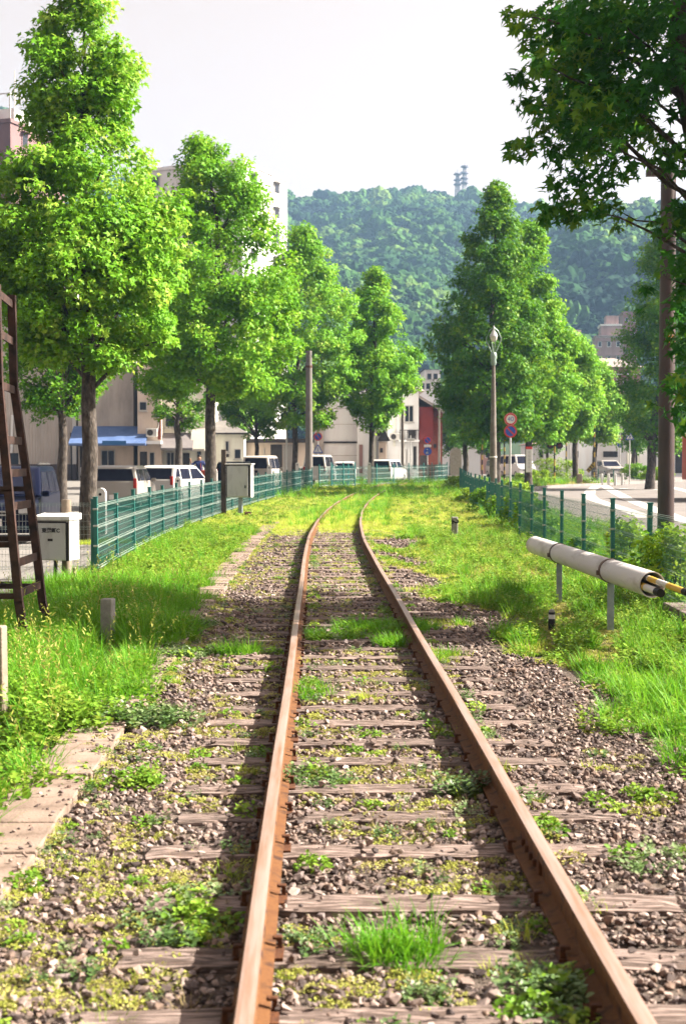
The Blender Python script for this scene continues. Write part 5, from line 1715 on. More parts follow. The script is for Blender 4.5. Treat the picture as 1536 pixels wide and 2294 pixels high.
sign_post('small no parking sign over a blue sign on the white shop side', 1387, 975, 130, [('nopark', 981, 5.5), ('blue', 997, 6)], pr=0.05)
sign_post('blank grey back of a round sign by the house with the dark window', 919, 975, 104, [('panel', 985, 9)])

# white notice board with red top
Z = 62
nb = thing('notice_board', 'tall narrow white notice board with red top edge by the road', 'notice board', (X(1184, Z), Z, gz(Z)))
zt, zb = ZH(1001, Z) - gz(Z), ZH(1058, Z) - gz(Z)
mb = MB(); mb.bbox((0, 0, (zt + max(0, zb)) / 2), (0.27, 0.05, zt - max(0, zb)), 0.01); mb.build('board', m_white, nb)
mb = MB(); mb.bbox((0, -0.004, zt - 0.05), (0.28, 0.056, 0.11), 0.008); mb.build('top_band', m_sred, nb)
for k in range(5):
    mb = MB(); z = zt - 0.24 - k * 0.16
    mb.box((0, -0.028, z + 0.035), (0.11, 0.004, 0.018)); mb.box((0, -0.028, z - 0.02), (0.12, 0.004, 0.018)); mb.box((0.005, -0.0285, z), (0.02, 0.003, 0.11)); mb.build('lettering', m_boxgrey, nb)

# level crossing signals with striped posts
m_yel = mat('hazard_yellow', (0.36, 0.24, 0.03), rough=0.5)
m_lens = mat('dark_red_lens', (0.10, 0.01, 0.01), rough=0.25, spec=0.6)
def striped(t, x, h, r0, n):
    for k in range(n):
        mb = MB(); mb.tube([(x, 0, h * k / n), (x, 0, h * (k + 1) / n)], r0, 10); mb.build('stripe', m_yel if k % 2 else m_black, t, smooth=True)
Z = 84
cs = thing('crossing_signal', 'level crossing signal with crossed boards and two dark round lamps', 'crossing signal', (X(1241, Z), Z, gz(Z)))
striped(cs, 0, ZH(940, Z) - gz(Z), 0.05, 10)
zl = ZH(998, Z) - gz(Z)
mb = MB(); mb.bar((-0.32, -0.06, zl), (0.32, -0.06, zl), 0.06, 0.06); mb.build('lamp_bar', m_black, cs)
for sx in (-0.27, 0.27):
    mb = MB(); mb.disc_y((sx, -0.13, zl), 0.21, 0.04, 20); hd = mb.build('lamp_shield', m_black, cs)
    mb = MB(); mb.disc_y((sx, -0.15, zl), 0.10, 0.03, 16); mb.build('lens', m_lens, hd)
zx = ZH(962, Z) - gz(Z)
for sx in (-1, 1):
    mb = MB(); mb.bar((-0.36 * sx, -0.07 - 0.02 * sx, zx - 0.36), (0.36 * sx, -0.07 - 0.02 * sx, zx + 0.36), 0.02, 0.15); mb.build('cross_board', m_yel if sx > 0 else m_black, cs)
mb = MB(); mb.bbox((0, -0.04, ZH(982, Z) - gz(Z)), (0.5, 0.3, 0.12), 0.03); mb.build('bell_housing', m_black, cs)
for px, pt, Zs, lab in ((1079, 905, 86, 'yellow and black striped post behind the street lamp'), (1267, 890, 90, 'tall yellow and black striped post by the crossing signs'), (1330, 900, 94, 'yellow and black striped post in front of the small round tree'), (1129, 950, 84, 'short striped post behind the speed limit sign')):
    t = thing('striped_post', lab, 'post', (X(px, Zs), Zs, gz(Zs)), 0, 'striped level crossing posts')
    striped(t, 0, ZH(pt, Zs) - gz(Zs), 0.045, 16)
# tilted hazard board
Z = 90
hb = thing('hazard_board', 'tilted yellow and black hazard board near the small bollards', 'sign', (X(1322, Z), Z, gz(Z)))
mb = MB(); mb.tube([(0.1, 0.03, 0), (0.1, 0.03, 1.0)], 0.05, 8); mb.build('post', m_black, hb)
mb = MB(); mb.box((0, -0.03, 1.0), (0.62, 0.02, 0.26), M=Matrix.Rotation(R(-50), 3, 'Y')); bd = mb.build('board', m_yel, hb)
for q in (-0.18, 0.0, 0.18):
    mb = MB(); mb.box((0, 0, 0), (0.07, 0.02, 0.25)); o = mb.build('stripe', m_black, bd, loc=(q * math.cos(R(50)), -0.033, 1.0 + q * math.sin(R(50)))); o.rotation_euler = (0, R(-50), 0)
for px, Zb, lab in ((1297, 86, 'stubby concrete bollard at the corner of the pavement'), (1377, 87, 'pale bollard below the white shop'), (1393, 87.5, 'pale bollard nearest the crossing sign pole'), (1347, 87, 'thin pale bollard beside the hazard board'), (1362, 87, 'thin pale bollard in the middle of the row')):
    w = 0.32 if px == 1297 else 0.14
    mb = MB(); mb.bbox((0, 0, 0.3), (w, w, 0.75), 0.03)
    tag(mb.build('bollard', m_cpost if px == 1297 else m_white, None, loc=(X(px, Zb), Zb, gz(Zb))), lab, 'bollard', 'small bollards across the road')
# rounded stone monument
Z = 100
mo = thing('stone_monument', 'pale upright stone with a rounded top near the striped post', 'monument', (X(1020, Z), Z, gz(Z)))
mb = MB(); w = 0.78; h = ZH(1002, Z) - gz(Z)
mb.prism([(-w / 2, -0.15, 0), (w / 2, -0.15, 0)] + [(w / 2 * math.cos(q), -0.15, h - w / 2 + w / 2 * math.sin(q)) for q in np.linspace(0, math.pi, 12)], (0, 0.3, 0)); mb.build('slab', mat('pale_granite', (0.42, 0.36, 0.33), (0.55, 0.48, 0.45), scale=8, rough=0.8), mo)
mb = MB(); mb.bbox((-0.1, 0, 0.15), (1.5, 0.8, 0.4), 0.05); mb.build('base', m_conc, mo)
# thin white striped pole
Z = 82
mb = MB(); mb.tube([(0, 0, 0), (0, 0, ZH(952, Z) - gz(Z))], 0.055, 10)
tag(mb.build('white_pole', m_white, None, loc=(X(642, Z), Z, gz(Z))), 'slim white pole behind the silver van', 'pole')

# ================================================================== BUILDINGS
m_glass = mat('dark_window_glass', (0.015, 0.018, 0.028), (0.035, 0.042, 0.055), scale=0.7, rough=0.12, spec=0.3)
m_wframe = mat('pale_window_frame', (0.55, 0.53, 0.50), rough=0.5)
m_dark = mat('dark_opening', (0.03, 0.025, 0.022), (0.06, 0.05, 0.045), scale=2, rough=0.9)
def plaster(name, a, b, **k):
    return mat(name, tuple(v * 1.7 for v in a), tuple(min(0.95, v * 2.2) for v in b), scale=0.9, rough=0.9, bump=0.15, bscale=12, lo=0.25, hi=0.55, detail=9, stretch=(1, 1, 0.3), **k)
m_beige = plaster('beige_cladding', (0.2592, 0.2304, 0.2052), (0.3024, 0.2700, 0.2448))
m_greyb = plaster('grey_render', (0.1680, 0.1505, 0.1330), (0.2310, 0.2030, 0.1820))
m_tan = plaster('tan_wall', (0.3024, 0.2448, 0.1944), (0.3600, 0.2952, 0.2448))
m_cream = plaster('cream_wall', (0.4160, 0.3680, 0.3120), (0.4800, 0.4320, 0.3760))
m_lilac = plaster('pale_lilac_wall', (0.4760, 0.4335, 0.4505), (0.5270, 0.4845, 0.4972))
m_whitew = plaster('white_wall', (0.5100, 0.4845, 0.4632), (0.5780, 0.5525, 0.5270))
m_brick = mat('red_brick_wall', (0.1820, 0.0455, 0.0280), (0.2380, 0.0700, 0.0420), scale=6, rough=0.9, bump=0.3, bscale=30)
m_maroon = mat('dark_red_cladding', (0.1275, 0.0090, 0.0075), (0.1650, 0.0150, 0.0112), scale=2, rough=0.7)
m_brownb = plaster('brown_tile_wall', (0.1365, 0.0748, 0.0650), (0.1690, 0.0975, 0.0845))
m_condo0 = plaster('plum_tile_wall', (0.085, 0.05, 0.052), (0.105, 0.064, 0.066))
m_roofg = mat('grey_roof_sheet', (0.1200, 0.1110, 0.1080), (0.1620, 0.1500, 0.1440), scale=2, rough=0.7)
m_rooflt = mat('pale_roof_sheet', (0.2730, 0.2340, 0.2145), (0.3380, 0.2925, 0.2730), scale=2, rough=0.7)
m_awn_blue = mat('blue_awning_cloth', (0.0770, 0.1400, 0.3220), (0.1190, 0.1890, 0.3850), scale=1.5, rough=0.75)
m_awn_blue2 = mat('bright_blue_panel', (0.0210, 0.1190, 0.3150), rough=0.7)
m_awn_grey = mat('grey_awning_cloth', (0.1820, 0.1610, 0.1645), (0.2240, 0.2030, 0.2030), scale=1.5, rough=0.8)
m_awn_white = mat('cream_awning_cloth', (0.4960, 0.4560, 0.3920), (0.5600, 0.5200, 0.4560), scale=1.5, rough=0.8)

def house(label, x0, x1, Z, top, depth, m, name='building', cat='building', base_z=None):
    """front wall spans photo x0..x1 at distance Z; returns (root, to-local function)"""
    xa, xb = X(x0, Z), X(x1, Z)
    zb = gz(Z) - 0.2
    cx = (xa + xb) / 2
    t = thing(name, label, cat, (cx, Z, zb))
    h = ZH(top, Z) - zb
    mb = MB(); mb.box((0, depth / 2, h / 2), (xb - xa, depth, h)); mb.build('wall', m, t)
    loc = lambda px, py: (X(px, Z) - cx, ZH(py, Z) - zb)
    return t, loc, h, xb - xa

def window(t, loc, x0, y0, x1, y1, m_f=None, panes=1, m_p=None, sill=True, y=0.0, name='window'):
    (a, d), (b, c) = loc(x0, y1), loc(x1, y0)
    w, h = b - a, c - d
    cx, cz = (a + b) / 2, (c + d) / 2
    f = 0.07 if w > 0.6 else 0.045
    mb = MB()
    mb.box((cx, y - 0.03, d + f / 2), (w, 0.1, f)); mb.box((cx, y - 0.03, c - f / 2), (w, 0.1, f))
    mb.box((a + f / 2, y - 0.03, cz), (f, 0.1, h - 2 * f)); mb.box((b - f / 2, y - 0.03, cz), (f, 0.1, h - 2 * f))
    for k in range(1, panes):
        mb.box((a + w * k / panes, y - 0.026, cz), (0.05, 0.09, h - 2 * f))
    wd = mb.build(name, m_f or m_wframe, t)
    for k in range(panes):
        mb = MB(); mb.box((a + w * (k + 0.5) / panes, y - 0.012, cz), (w / panes - f * 0.9, 0.03, h - 2 * f)); mb.build('pane', m_p or m_glass, wd)
    if sill:
        mb = MB(); mb.box((cx, y - 0.07, d - 0.04), (w + 0.14, 0.16, 0.07)); mb.build('sill', m_f or m_wframe, wd)
    return wd

def panel(t, loc, x0, y0, x1, y1, m, name, proud=0.05, y=0.0):
    (a, d), (b, c) = loc(x0, y1), loc(x1, y0)
    mb = MB(); mb.box(((a + b) / 2, y - proud / 2, (c + d) / 2), (b - a, proud, c - d))
    return mb.build(name, m, t)

def awning(t, loc, x0, x1, ytop, ybot, out, m, flap=0.0, name='awning', ms=None):
    (a, zt), (b, _) = loc(x0, ytop), loc(x1, ytop)
    zb = loc(x0, ybot)[1]
    mb = MB()
    mb.prism([(a, 0.0, zt), (a, -out, zb), (a, -out, zb - 0.16), (a, -0.0, zb - 0.16)], (b - a, 0, 0))
    o = mb.build(name, m, t)
    return o

# A: corrugated beige hall
t, loc, h, w = house('beige corrugated metal hall at the far edge behind the dark van', -170, 172, 106, 640, 12, m_beige)
mb = MB()
n = int(w / 0.2)
for k in range(n):
    x = -w / 2 + (k + 0.5) * 0.2
    mb.prism([(x - 0.06, 0.001, 1.3), (x - 0.03, -0.035, 1.3), (x + 0.03, -0.035, 1.3), (x + 0.06, 0.001, 1.3)], (0, 0, h - 1.3))
mb.build('corrugation', m_beige, t)['kind'] = 'stuff'
panel(t, loc, -170, 1040, 172, 1085, mat('dark_plinth', (0.10, 0.08, 0.085), (0.15, 0.12, 0.125), scale=1, rough=0.9), 'plinth', 0.08)
mb = MB(); a = loc(30, 930); b = loc(27, 1015); mb.tube([(a[0], -0.12, a[1]), (b[0], -0.12, b[1])], 0.1, 8); mb.build('downpipe', m_whitew, t)
panel(t, loc, 18, 1015, 42, 1045, m_glass, 'window', 0.06)
panel(t, loc, 163, 870, 172, 1040, m_whitew, 'corner_trim', 0.07)

# B: grey rendered building with blue awning
t, loc, h, w = house('dark grey rendered building with a blue awning over the shopfront', 176, 300, 104, 760, 10, m_greyb)
aw = awning(t, loc, 166, 334, 955, 994, 2.2, m_awn_blue)
mb = MB(); a, b = loc(240, 990), loc(292, 990); mb.prism([(a[0], -2.21, a[1] - 0.22), (a[0], -2.21, a[1] + 0.05), (b[0], -2.21, b[1] + 0.05), (b[0], -2.21, b[1] - 0.22)], (0, -0.01, 0)); mb.build('fascia_panel', m_awn_blue2, aw)
panel(t, loc, 200, 998, 300, 1072, m_tan, 'shopfront', 0.12)
window(t, loc, 227, 1008, 259, 1044, panes=2, y=-0.12)
panel(t, loc, 180, 1000, 198, 1070, m_dark, 'door', 0.05)
mb = MB(); a = loc(162, 970); b = loc(163, 1075); mb.tube([(a[0], -0.4, a[1]), (b[0], -0.4, b[1])], 0.06, 8); mb.build('pole', m_black, t)

# C: beige two-storey house
t, loc, h, w = house('beige house with small doors between the two awnings', 309, 362, 103, 800, 9, m_tan)
panel(t, loc, 304, 988, 364, 995, m_whitew, 'canopy', 0.9)
panel(t, loc, 314, 1012, 330, 1052, m_dark, 'door', 0.05)
window(t, loc, 335, 1013, 347, 1046)
window(t, loc, 313, 900, 330, 920)
panel(t, loc, 354, 920, 361, 985, m_brick, 'brick_strip', 0.06)
# C2: cream house with two awnings
t, loc, h, w = house('cream two-storey house with a grey and a white awning behind the person', 365, 470, 104, 820, 9, m_cream)
window(t, loc, 370, 928, 393, 958, panes=1)
awning(t, loc, 366, 436, 970, 1004, 1.6, m_awn_grey)
awning(t, loc, 430, 462, 958, 1006, 1.3, m_awn_white)
window(t, loc, 373, 1012, 392, 1052, panes=2)
panel(t, loc, 410, 1015, 425, 1052, m_dark, 'door', 0.05)
window(t, loc, 441, 1010, 452, 1040)

# D: small gabled house
t, loc, h, w = house('small cream house with low grey hipped roof behind the plain cabinet', 478, 547, 105, 972, 7, m_cream)
mb = MB(); zt = h + 1.05
a, b = -w / 2 - 0.3, w / 2 + 0.35
mb.add([(a, -0.35, h), (b, -0.35, h), (b, 7.3, h), (a, 7.3, h), (a + 0.3, 3.4, zt), (b - 1.9, 3.4, zt)], [(0, 1, 5, 4), (1, 2, 5), (2, 3, 4, 5), (3, 0, 4), (0, 3, 2, 1)])
rf = mb.build('roof', m_roofg, t)
mb = MB(); mb.bar((a, -0.36, h + 0.02), (b, -0.36, h + 0.02), 0.08, 0.12); mb.build('gutter', m_dark, rf)
window(t, loc, 505, 988, 513, 1012)
window(t, loc, 525, 1006, 540, 1028)
panel(t, loc, 506, 1017, 513, 1024, m_dark, 'vent', 0.08)

# E: long low wall building
t, loc, h, w = house('long low brown building with dark roof edge and barred doors', 549, 702, 108, 986, 8, m_tan)
panel(t, loc, 546, 983, 704, 992, m_dark, 'roof_edge', 0.5)
panel(t, loc, 606, 996, 632, 1060, m_dark, 'door', 0.05)
dr = panel(t, loc, 634, 996, 660, 1060, m_greyb, 'grille_door', 0.06)
mb = MB()
for k in range(7):
    a = loc(636 + k * 3.6, 1060); b = loc(636 + k * 3.6, 998)
    mb.bar((a[0], -0.09, a[1]), (b[0], -0.09, b[1]), 0.04)
mb.build('bars', m_wframe, dr)

# F: white block building
t, loc, h, w = house('big plain pale lilac building with a dark band above the ground floor', 706, 800, 112, 846, 12, m_lilac)
panel(t, loc, 704, 846, 725, 1070, m_greyb, 'pilaster', 0.25)
panel(t, loc, 704, 989, 800, 993, m_dark, 'dark_band', 0.12)
for py in (880, 915, 950, 1020):
    panel(t, loc, 726, py, 800, py + 0.9, m_greyb, 'joint', 0.02)
t, loc, h, w = house('white rendered building with a narrow brown door behind the young tree', 800.3, 866, 111, 870, 11, m_whitew)
panel(t, loc, 804, 996, 812, 1060, m_brownb, 'door', 0.06)
panel(t, loc, 838, 870, 842, 1060, m_cream, 'downpipe', 0.12)
cn = panel(t, loc, 848, 990, 864, 1050, m_tan, 'porch', 0.6)
mb = MB(); a, b = loc(845, 988), loc(872, 988); mb.prism([(a[0], -1.0, a[1]), (b[0], -1.0, b[1]), ((a[0] + b[0]) / 2, -1.0, a[1] + 0.95)], (0, 0.95, 0)); mb.build('gable', m_dark, t)
panel(t, loc, 850, 1004, 856, 1014, m_dark, 'meter', 0.7)

# F2: white house with dark window
t, loc, h, w = house('white house with a big dark upstairs window and balcony rail', 867, 937, 116, 868, 10, m_whitew)
window(t, loc, 905, 908, 926, 946, panes=2)
panel(t, loc, 880, 860, 885, 1000, m_cream, 'downpipe', 0.1)
bc = panel(t, loc, 893, 986, 937, 990, m_whitew, 'balcony', 0.9)
mb = MB()
for k in range(9):
    a = loc(894 + k * 5.2, 986); mb.bar((a[0], -0.85, a[1]), (a[0], -0.85, a[1] + 0.8), 0.04)
a, b = loc(894, 986), loc(937, 986); mb.bar((a[0], -0.85, a[1] + 0.8), (b[0], -0.85, b[1] + 0.8), 0.05); mb.build('railing', m_black, bc)
panel(t, loc, 913, 963, 930, 984, m_dark, 'sign_board', 0.3)
mb = MB(); a, b = loc(865, 868), loc(950, 868)
mb.add([(a[0], -0.4, h), (b[0], -0.4, h - 0.3), (b[0], 10.3, h - 0.3), (a[0], 10.3, h), (a[0], 5, h + 0.9), (b[0] - 0.6, 5, h + 0.7)], [(0, 1, 5, 4), (1, 2, 5), (2, 3, 4, 5), (3, 0, 4), (0, 3, 2, 1)])
mb.build('roof', m_rooflt, t)
panel(t, loc, 894, 1012, 908, 1040, m_whitew, 'shutter', 0.1)
panel(t, loc, 925, 1000, 932, 1050, m_dark, 'door', 0.05)
panel(t, loc, 877, 1030, 890, 1050, m_dark, 'window', 0.05)

# G: red gabled house, brick flank
t, loc, h, w = house('dark red gabled house with an orange brick lower storey', 938, 990, 119, 918, 9, m_brick)
panel(t, loc, 937, 912, 968, 985, m_maroon, 'upper_storey', 0.7)
mb = MB(); a, b = loc(934, 905), loc(992, 905)
mb.add([(a[0], -1.2, h + 1.0), (b[0], -1.2, h - 0.3), (b[0], 9.2, h - 0.3), (a[0], 9.2, h + 1.0), (a[0], -1.2, h + 1.2), (b[0], -1.2, h - 0.1), (b[0], 9.2, h - 0.1), (a[0], 9.2, h + 1.2)],
       [(0, 1, 2, 3), (4, 7, 6, 5), (0, 4, 5, 1), (2, 6, 7, 3), (1, 5, 6, 2), (0, 3, 7, 4)])
mb.build('roof', m_rooflt, t)
panel(t, loc, 940, 1020, 956, 1050, m_dark, 'door', 0.05)
panel(t, loc, 970, 995, 976, 1003, m_black, 'lamp_box', 0.25)
# low houses behind
for k, (x0, x1, Z, top, mm, lab) in enumerate([(935, 968, 190, 850, m_lilac, 'grey rooftop house seen above the red gable'), (950, 985, 220, 828, m_whitew, 'pale flat-topped house far behind the red gable'),
        (990, 1075, 150, 985, m_whitew, 'low pale house glimpsed behind the striped post'), (1075, 1120, 160, 1005, m_brownb, 'low tan house behind the street lamp'), (1196, 1236, 135, 995, m_whitew, 'low white shed behind the level crossing signal'),
        (1268, 1330, 150, 965, m_whitew, 'pale wall house behind the bright trees')]):
    t, loc, h, w = house(lab, x0, x1, Z, top, 9, mm)
    mb = MB(); zr = h + w * 0.10
    mb.add([(-w / 2 - 0.3, -0.4, h), (w / 2 + 0.3, -0.4, h), (w / 2 + 0.3, 9.4, h), (-w / 2 - 0.3, 9.4, h), (-w / 2, 4.5, zr), (w / 2, 4.5, zr)], [(0, 1, 5, 4), (1, 2, 5), (2, 3, 4, 5), (3, 0, 4), (0, 3, 2, 1)])
    mb.build('roof', m_roofg if k != 4 else m_brownb, t)
    if Z < 170:
        q = (x1 - x0) / 4
        window(t, loc, x0 + q, 1010, x0 + 2 * q, 1026, sill=False)
    else:
        q = (x1 - x0) / 4
        window(t, loc, x0 + q * 0.6, top + 8, x0 + 1.8 * q, top + 22, sill=False)
        window(t, loc, x0 + q * 2.2, top + 8, x0 + 3.4 * q, top + 22, sill=False)

# H: tall apartment block, set at an angle
def block(label, px, Z, yaw, w, d, top, m, storeys, cols_front, cols_side, win, roof=True, m_f=None, base=None):
    x = X(px, Z); zb = gz(Z) - 0.3 if base is None else base
    t = thing('apartment_block', label, 'building', (x, Z, zb), yaw)
    h = ZH(top, Z) - zb
    # the near edge between front and side stands at the origin; front runs to -x, side runs to +y
    mb = MB(); mb.box((-w / 2, d / 2, h / 2), (w, d, h)); mb.build('wall', m, t)
    if roof:
        mb = MB(); mb.box((-w / 2, d / 2, h + 0.2), (w + 0.3, d + 0.3, 0.4)); mb.build('parapet', m, t)
    ww, wh = win
    sh = h / storeys
    def one(cx, cy, cz, side):
        mb = MB()
        s = (0.1, ww, wh) if side else (ww, 0.1, wh)
        mb.box((cx, cy, cz), s); wd = mb.build('window', m_f or m_wframe, t)
        mb = MB()
        s2 = (0.14, ww - 0.24, wh - 0.24) if side else (ww - 0.24, 0.14, wh - 0.24)
        mb.box((cx, cy, cz), s2); mb.build('pane', m_glass, wd)
        mb = MB()
        if side:
            mb.box((cx + 0.25, cy, cz + wh / 2 + 0.08), (0.6, ww + 0.3, 0.1))
        else:
            mb.box((cx, cy - 0.25, cz + wh / 2 + 0.08), (ww + 0.3, 0.6, 0.1))
        mb.build('hood', m, wd)
    for s in range(max(0, storeys - 9), storeys):
        cz = sh * (s + 0.55)
        for c in range(cols_front):
            one(-w * (c + 0.5) / cols_front, -0.02, cz, False)
        for c in range(cols_side):
            one(0.02, d * (c + 0.5) / cols_side, cz, True)
    return t, h
t, h = block('tall pale apartment block rising behind the trees', 545, 165, R(-24), 14, 12, 366, m_whitew, 12, 3, 2, (1.5, 1.3))
mb = MB(); mb.tube([(-12.5, 2, h), (-12.5, 2, h + 1.6)], 0.6, 12); mb.build('water_tank', m_boxwhite, t)
t, h = block('brown tiled tower block in the top corner with an antenna mast', 30, 150, R(-20), 16, 11, 277, m_condo0, 12, 3, 2, (1.2, 1.6), m_f=m_condo0)
mb = MB(); mb.box((-3, 4, h + 1.0), (4.5, 4, 2.0)); mb.build('roof_room', m_lilac, t)
mb = MB(); mb.tube([(-1.3, 3, h + 1.5), (-1.3, 3, h + 6.2)], 0.05, 6); mb.build('antenna', m_wframe, t)
mb = MB()
for (x, y) in ((-0.2, 0.3), (-0.2, 5), (-4.5, 0.3)):
    mb.bar((x, y, h + 0.3), (x, y, h + 3.2), 0.12)
mb.bar((-0.2, 0.3, h + 3.1), (-0.2, 5, h + 3.1), 0.1); mb.bar((-0.2, 0.3, h + 3.1), (-4.5, 0.3, h + 3.1), 0.1); mb.build('roof_frame', m_wframe, t)

# right-hand far buildings
m_condo = plaster('condo_tile', (0.1625, 0.1105, 0.1008), (0.1950, 0.1365, 0.1268))
zc = hill_h((1370 - 711) / FPX, 330.0) - 4
t, h = block('brown apartment tower with stepped top at the foot of the hill', 1392, 330, R(-6), 6.3, 8, 755, m_condo, 9, 3, 2, (0.9, 1.3), m_f=m_whitew, base=0.0)
mb = MB(); mb.box((-2.9, 4, h + 0.2), (6.6, 8.3, 0.5)); mb.build('cornice', m_lilac, t)
mb = MB(); mb.box((-2.6, 4.2, h + 1.6), (4.6, 6.5, 2.6)); mb.build('upper_storey', m_condo, t)
mb = MB(); mb.box((-2.6, 4.2, h + 3.0), (5.0, 6.9, 0.4)); mb.build('upper_cornice', m_lilac, t)
mb = MB(); mb.box((-2.2, 4.6, h + 4.2), (3.0, 4.5, 2.2)); mb.build('penthouse', m_condo, t)
t, h = block('pinkish apartment tower beside the stepped tower', 1424, 345, R(-6), 3.4, 8, 700, m_brownb, 10, 2, 1, (0.8, 1.2), base=0.0)
t, loc, h, w = house('brown tiled hall with a pale sloping roof and white-framed window', 1318, 1432, 185, 822, 14, m_brownb)
mb = MB(); mb.add([(-w / 2 - 0.5, -0.6, h), (w / 2 + 0.5, -0.6, h), (w / 2 + 0.5, 14.6, h), (-w / 2 - 0.5, 14.6, h), (-w / 2 + 1, 6, h + 1.6), (w / 2 - 2.2, 6, h + 1.6)], [(0, 1, 5, 4), (1, 2, 5), (2, 3, 4, 5), (3, 0, 4), (0, 3, 2, 1)]); mb.build('roof', m_rooflt, t)
panel(t, loc, 1318, 836, 1432, 838.5, m_lilac, 'string_course', 0.15)
window(t, loc, 1392, 853, 1405, 864, m_f=m_whitew, sill=False)
window(t, loc, 1345, 853, 1358, 864, m_f=m_whitew, sill=False)
panel(t, loc, 1378.5, 838, 1380, 1000, m_lilac, 'downpipe', 0.12)
t, loc, h, w = house('small pale tower top showing above the bright tree', 1270, 1299, 260, 738, 6, m_tan)
window(t, loc, 1275, 745, 1282, 758, sill=False)
t, loc, h, w = house('white shop with black windows and dark lettering across the road', 1338, 1402, 134, 950, 10, m_whitew)
window(t, loc, 1352, 967, 1377, 986, panes=2)
window(t, loc, 1388, 968, 1401, 989)
text_part('lettering', 'IHIS', 0.34, m_black, t, (loc(1365, 996)[0], -0.012, loc(1365, 996)[1]), FRONT, extrude=0.01)
panel(t, loc, 1350, 1011, 1382, 1024, m_dark, 'shop_opening', 0.05)
for x0, x1, top, mm, lab in ((1404, 1430, 940, m_cream, 'narrow cream building beside the white shop'), (1431, 1475, 965, m_whitew, 'pale low building behind the far bushes'), (1476, 1540, 955, m_lilac, 'pale building behind the brown steel pole'), (1541, 1700, 950, m_cream, 'cream building behind the red truck')):
    t, loc, h, w = house(lab, x0, x1, 136, top, 8, mm)
    q = (x1 - x0) / 4
    window(t, loc, x0 + q * 0.5, 985, x0 + 1.7 * q, 1003, sill=False)
    panel(t, loc, x0 + 2.2 * q, 1004, x0 + 3.4 * q, 1060, m_dark, 'door', 0.05)
    panel(t, loc, x0, top - 1, x1, top + 3, m_roofg, 'roof_edge', 0.3)

# air conditioners and meter boxes on the shop fronts
m_acw = mat('air_conditioner_casing', (0.50, 0.48, 0.45), (0.60, 0.58, 0.55), scale=3, rough=0.6)
for o in list(bpy.data.objects):
    lab = o.get('label', '')
    spots_ = {'dark grey rendered': [(2.9, 0.55), (-1.4, 0.5)], 'cream two-storey': [(0.9, 0.5), (-0.3, 3.6)], 'beige house with small': [(0.2, 3.3)], 'long low brown': [(-1.6, 0.5), (1.9, 0.5)], 'white rendered': [(0.2, 0.5), (0.6, 3.4)], 'white house with': [(-0.7, 3.2), (-0.2, 0.5)]}
    for key, pts in spots_.items():
        if lab.startswith(key):
            for (ax, az_) in pts:
                mb = MB(); mb.bbox((ax, -0.32, az_ + 0.3), (0.8, 0.32, 0.6), 0.03); ac = mb.build('air_conditioner', m_acw, o)
                mb = MB(); mb.disc_y((ax - 0.1, -0.49, az_ + 0.3), 0.22, 0.02, 16); mb.build('fan_grille', m_dark, ac)
                mb = MB(); mb.tube([(ax + 0.34, -0.1, az_ + 0.3), (ax + 0.46, -0.06, az_ + 0.8), (ax + 0.46, -0.06, az_ + 2.0)], 0.04, 6); mb.build('pipe', m_wframe, ac)

# twin masts on the hilltop
m_mast = mat('mast_grey', (0.30, 0.29, 0.33), (0.40, 0.38, 0.40), scale=1, rough=0.5)
m_mastd = mat('mast_platform', (0.22, 0.20, 0.26), rough=0.6)
for px, top, decks, lab in ((1024, 388, (391, 404, 414), 'shorter lattice radio mast with round platforms on the hilltop'), (1040, 369, (374, 388, 400, 410), 'taller lattice radio mast with round platforms on the hilltop')):
    Zt = 893.0
    b = P(px, 431, Zt)
    zb = float(hill_h(np.array([b.x / Zt]), np.array([Zt]))[0]) - 1
    t = thing('radio_mast', lab, 'radio mast', (b.x, Zt, zb), 0.4, 'radio masts on the hilltop')
    h = ZH(top, Zt) - zb
    mb = MB()
    lv = 7
    for sx in (-1, 1):
        for sy in (-1, 1):
            mb.bar((sx * 1.5, sy * 1.5, 0), (sx * 0.55, sy * 0.55, h), 0.42)
    for k in range(lv):
        z0, z1 = h * k / lv, h * (k + 1) / lv
        w0, w1 = 1.5 - 0.95 * k / lv, 1.5 - 0.95 * (k + 1) / lv
        for (ax, ay, bx_, by) in ((-1, -1, 1, -1), (1, -1, 1, 1), (1, 1, -1, 1), (-1, 1, -1, -1)):
            mb.bar((ax * w0, ay * w0, z0), (bx_ * w1, by * w1, z1), 0.22)
            mb.bar((ax * w1, ay * w1, z1), (bx_ * w1, by * w1, z1), 0.16)
    mb.build('lattice', m_mast, t)
    for py in decks:
        mb = MB(); z = ZH(py, Zt) - zb; mb.lathe((0, 0, z), [(1.6, -0.2), (2.5, 0.1), (2.5, 0.75), (1.9, 0.9)], 14); mb.build('platform', m_mastd, t)
        for k in range(3):
            a = k * 2.1 + py
            mb = MB(); mb.bbox((1.9 * math.cos(a), 1.9 * math.sin(a), z + 1.0), (0.5, 0.5, 1.3), 0.1); mb.build('antenna', m_mast, t)
    mb = MB(); mb.tube([(0, 0, h), (0, 0, h + 3)], 0.15, 6); mb.build('tip', m_mast, t)

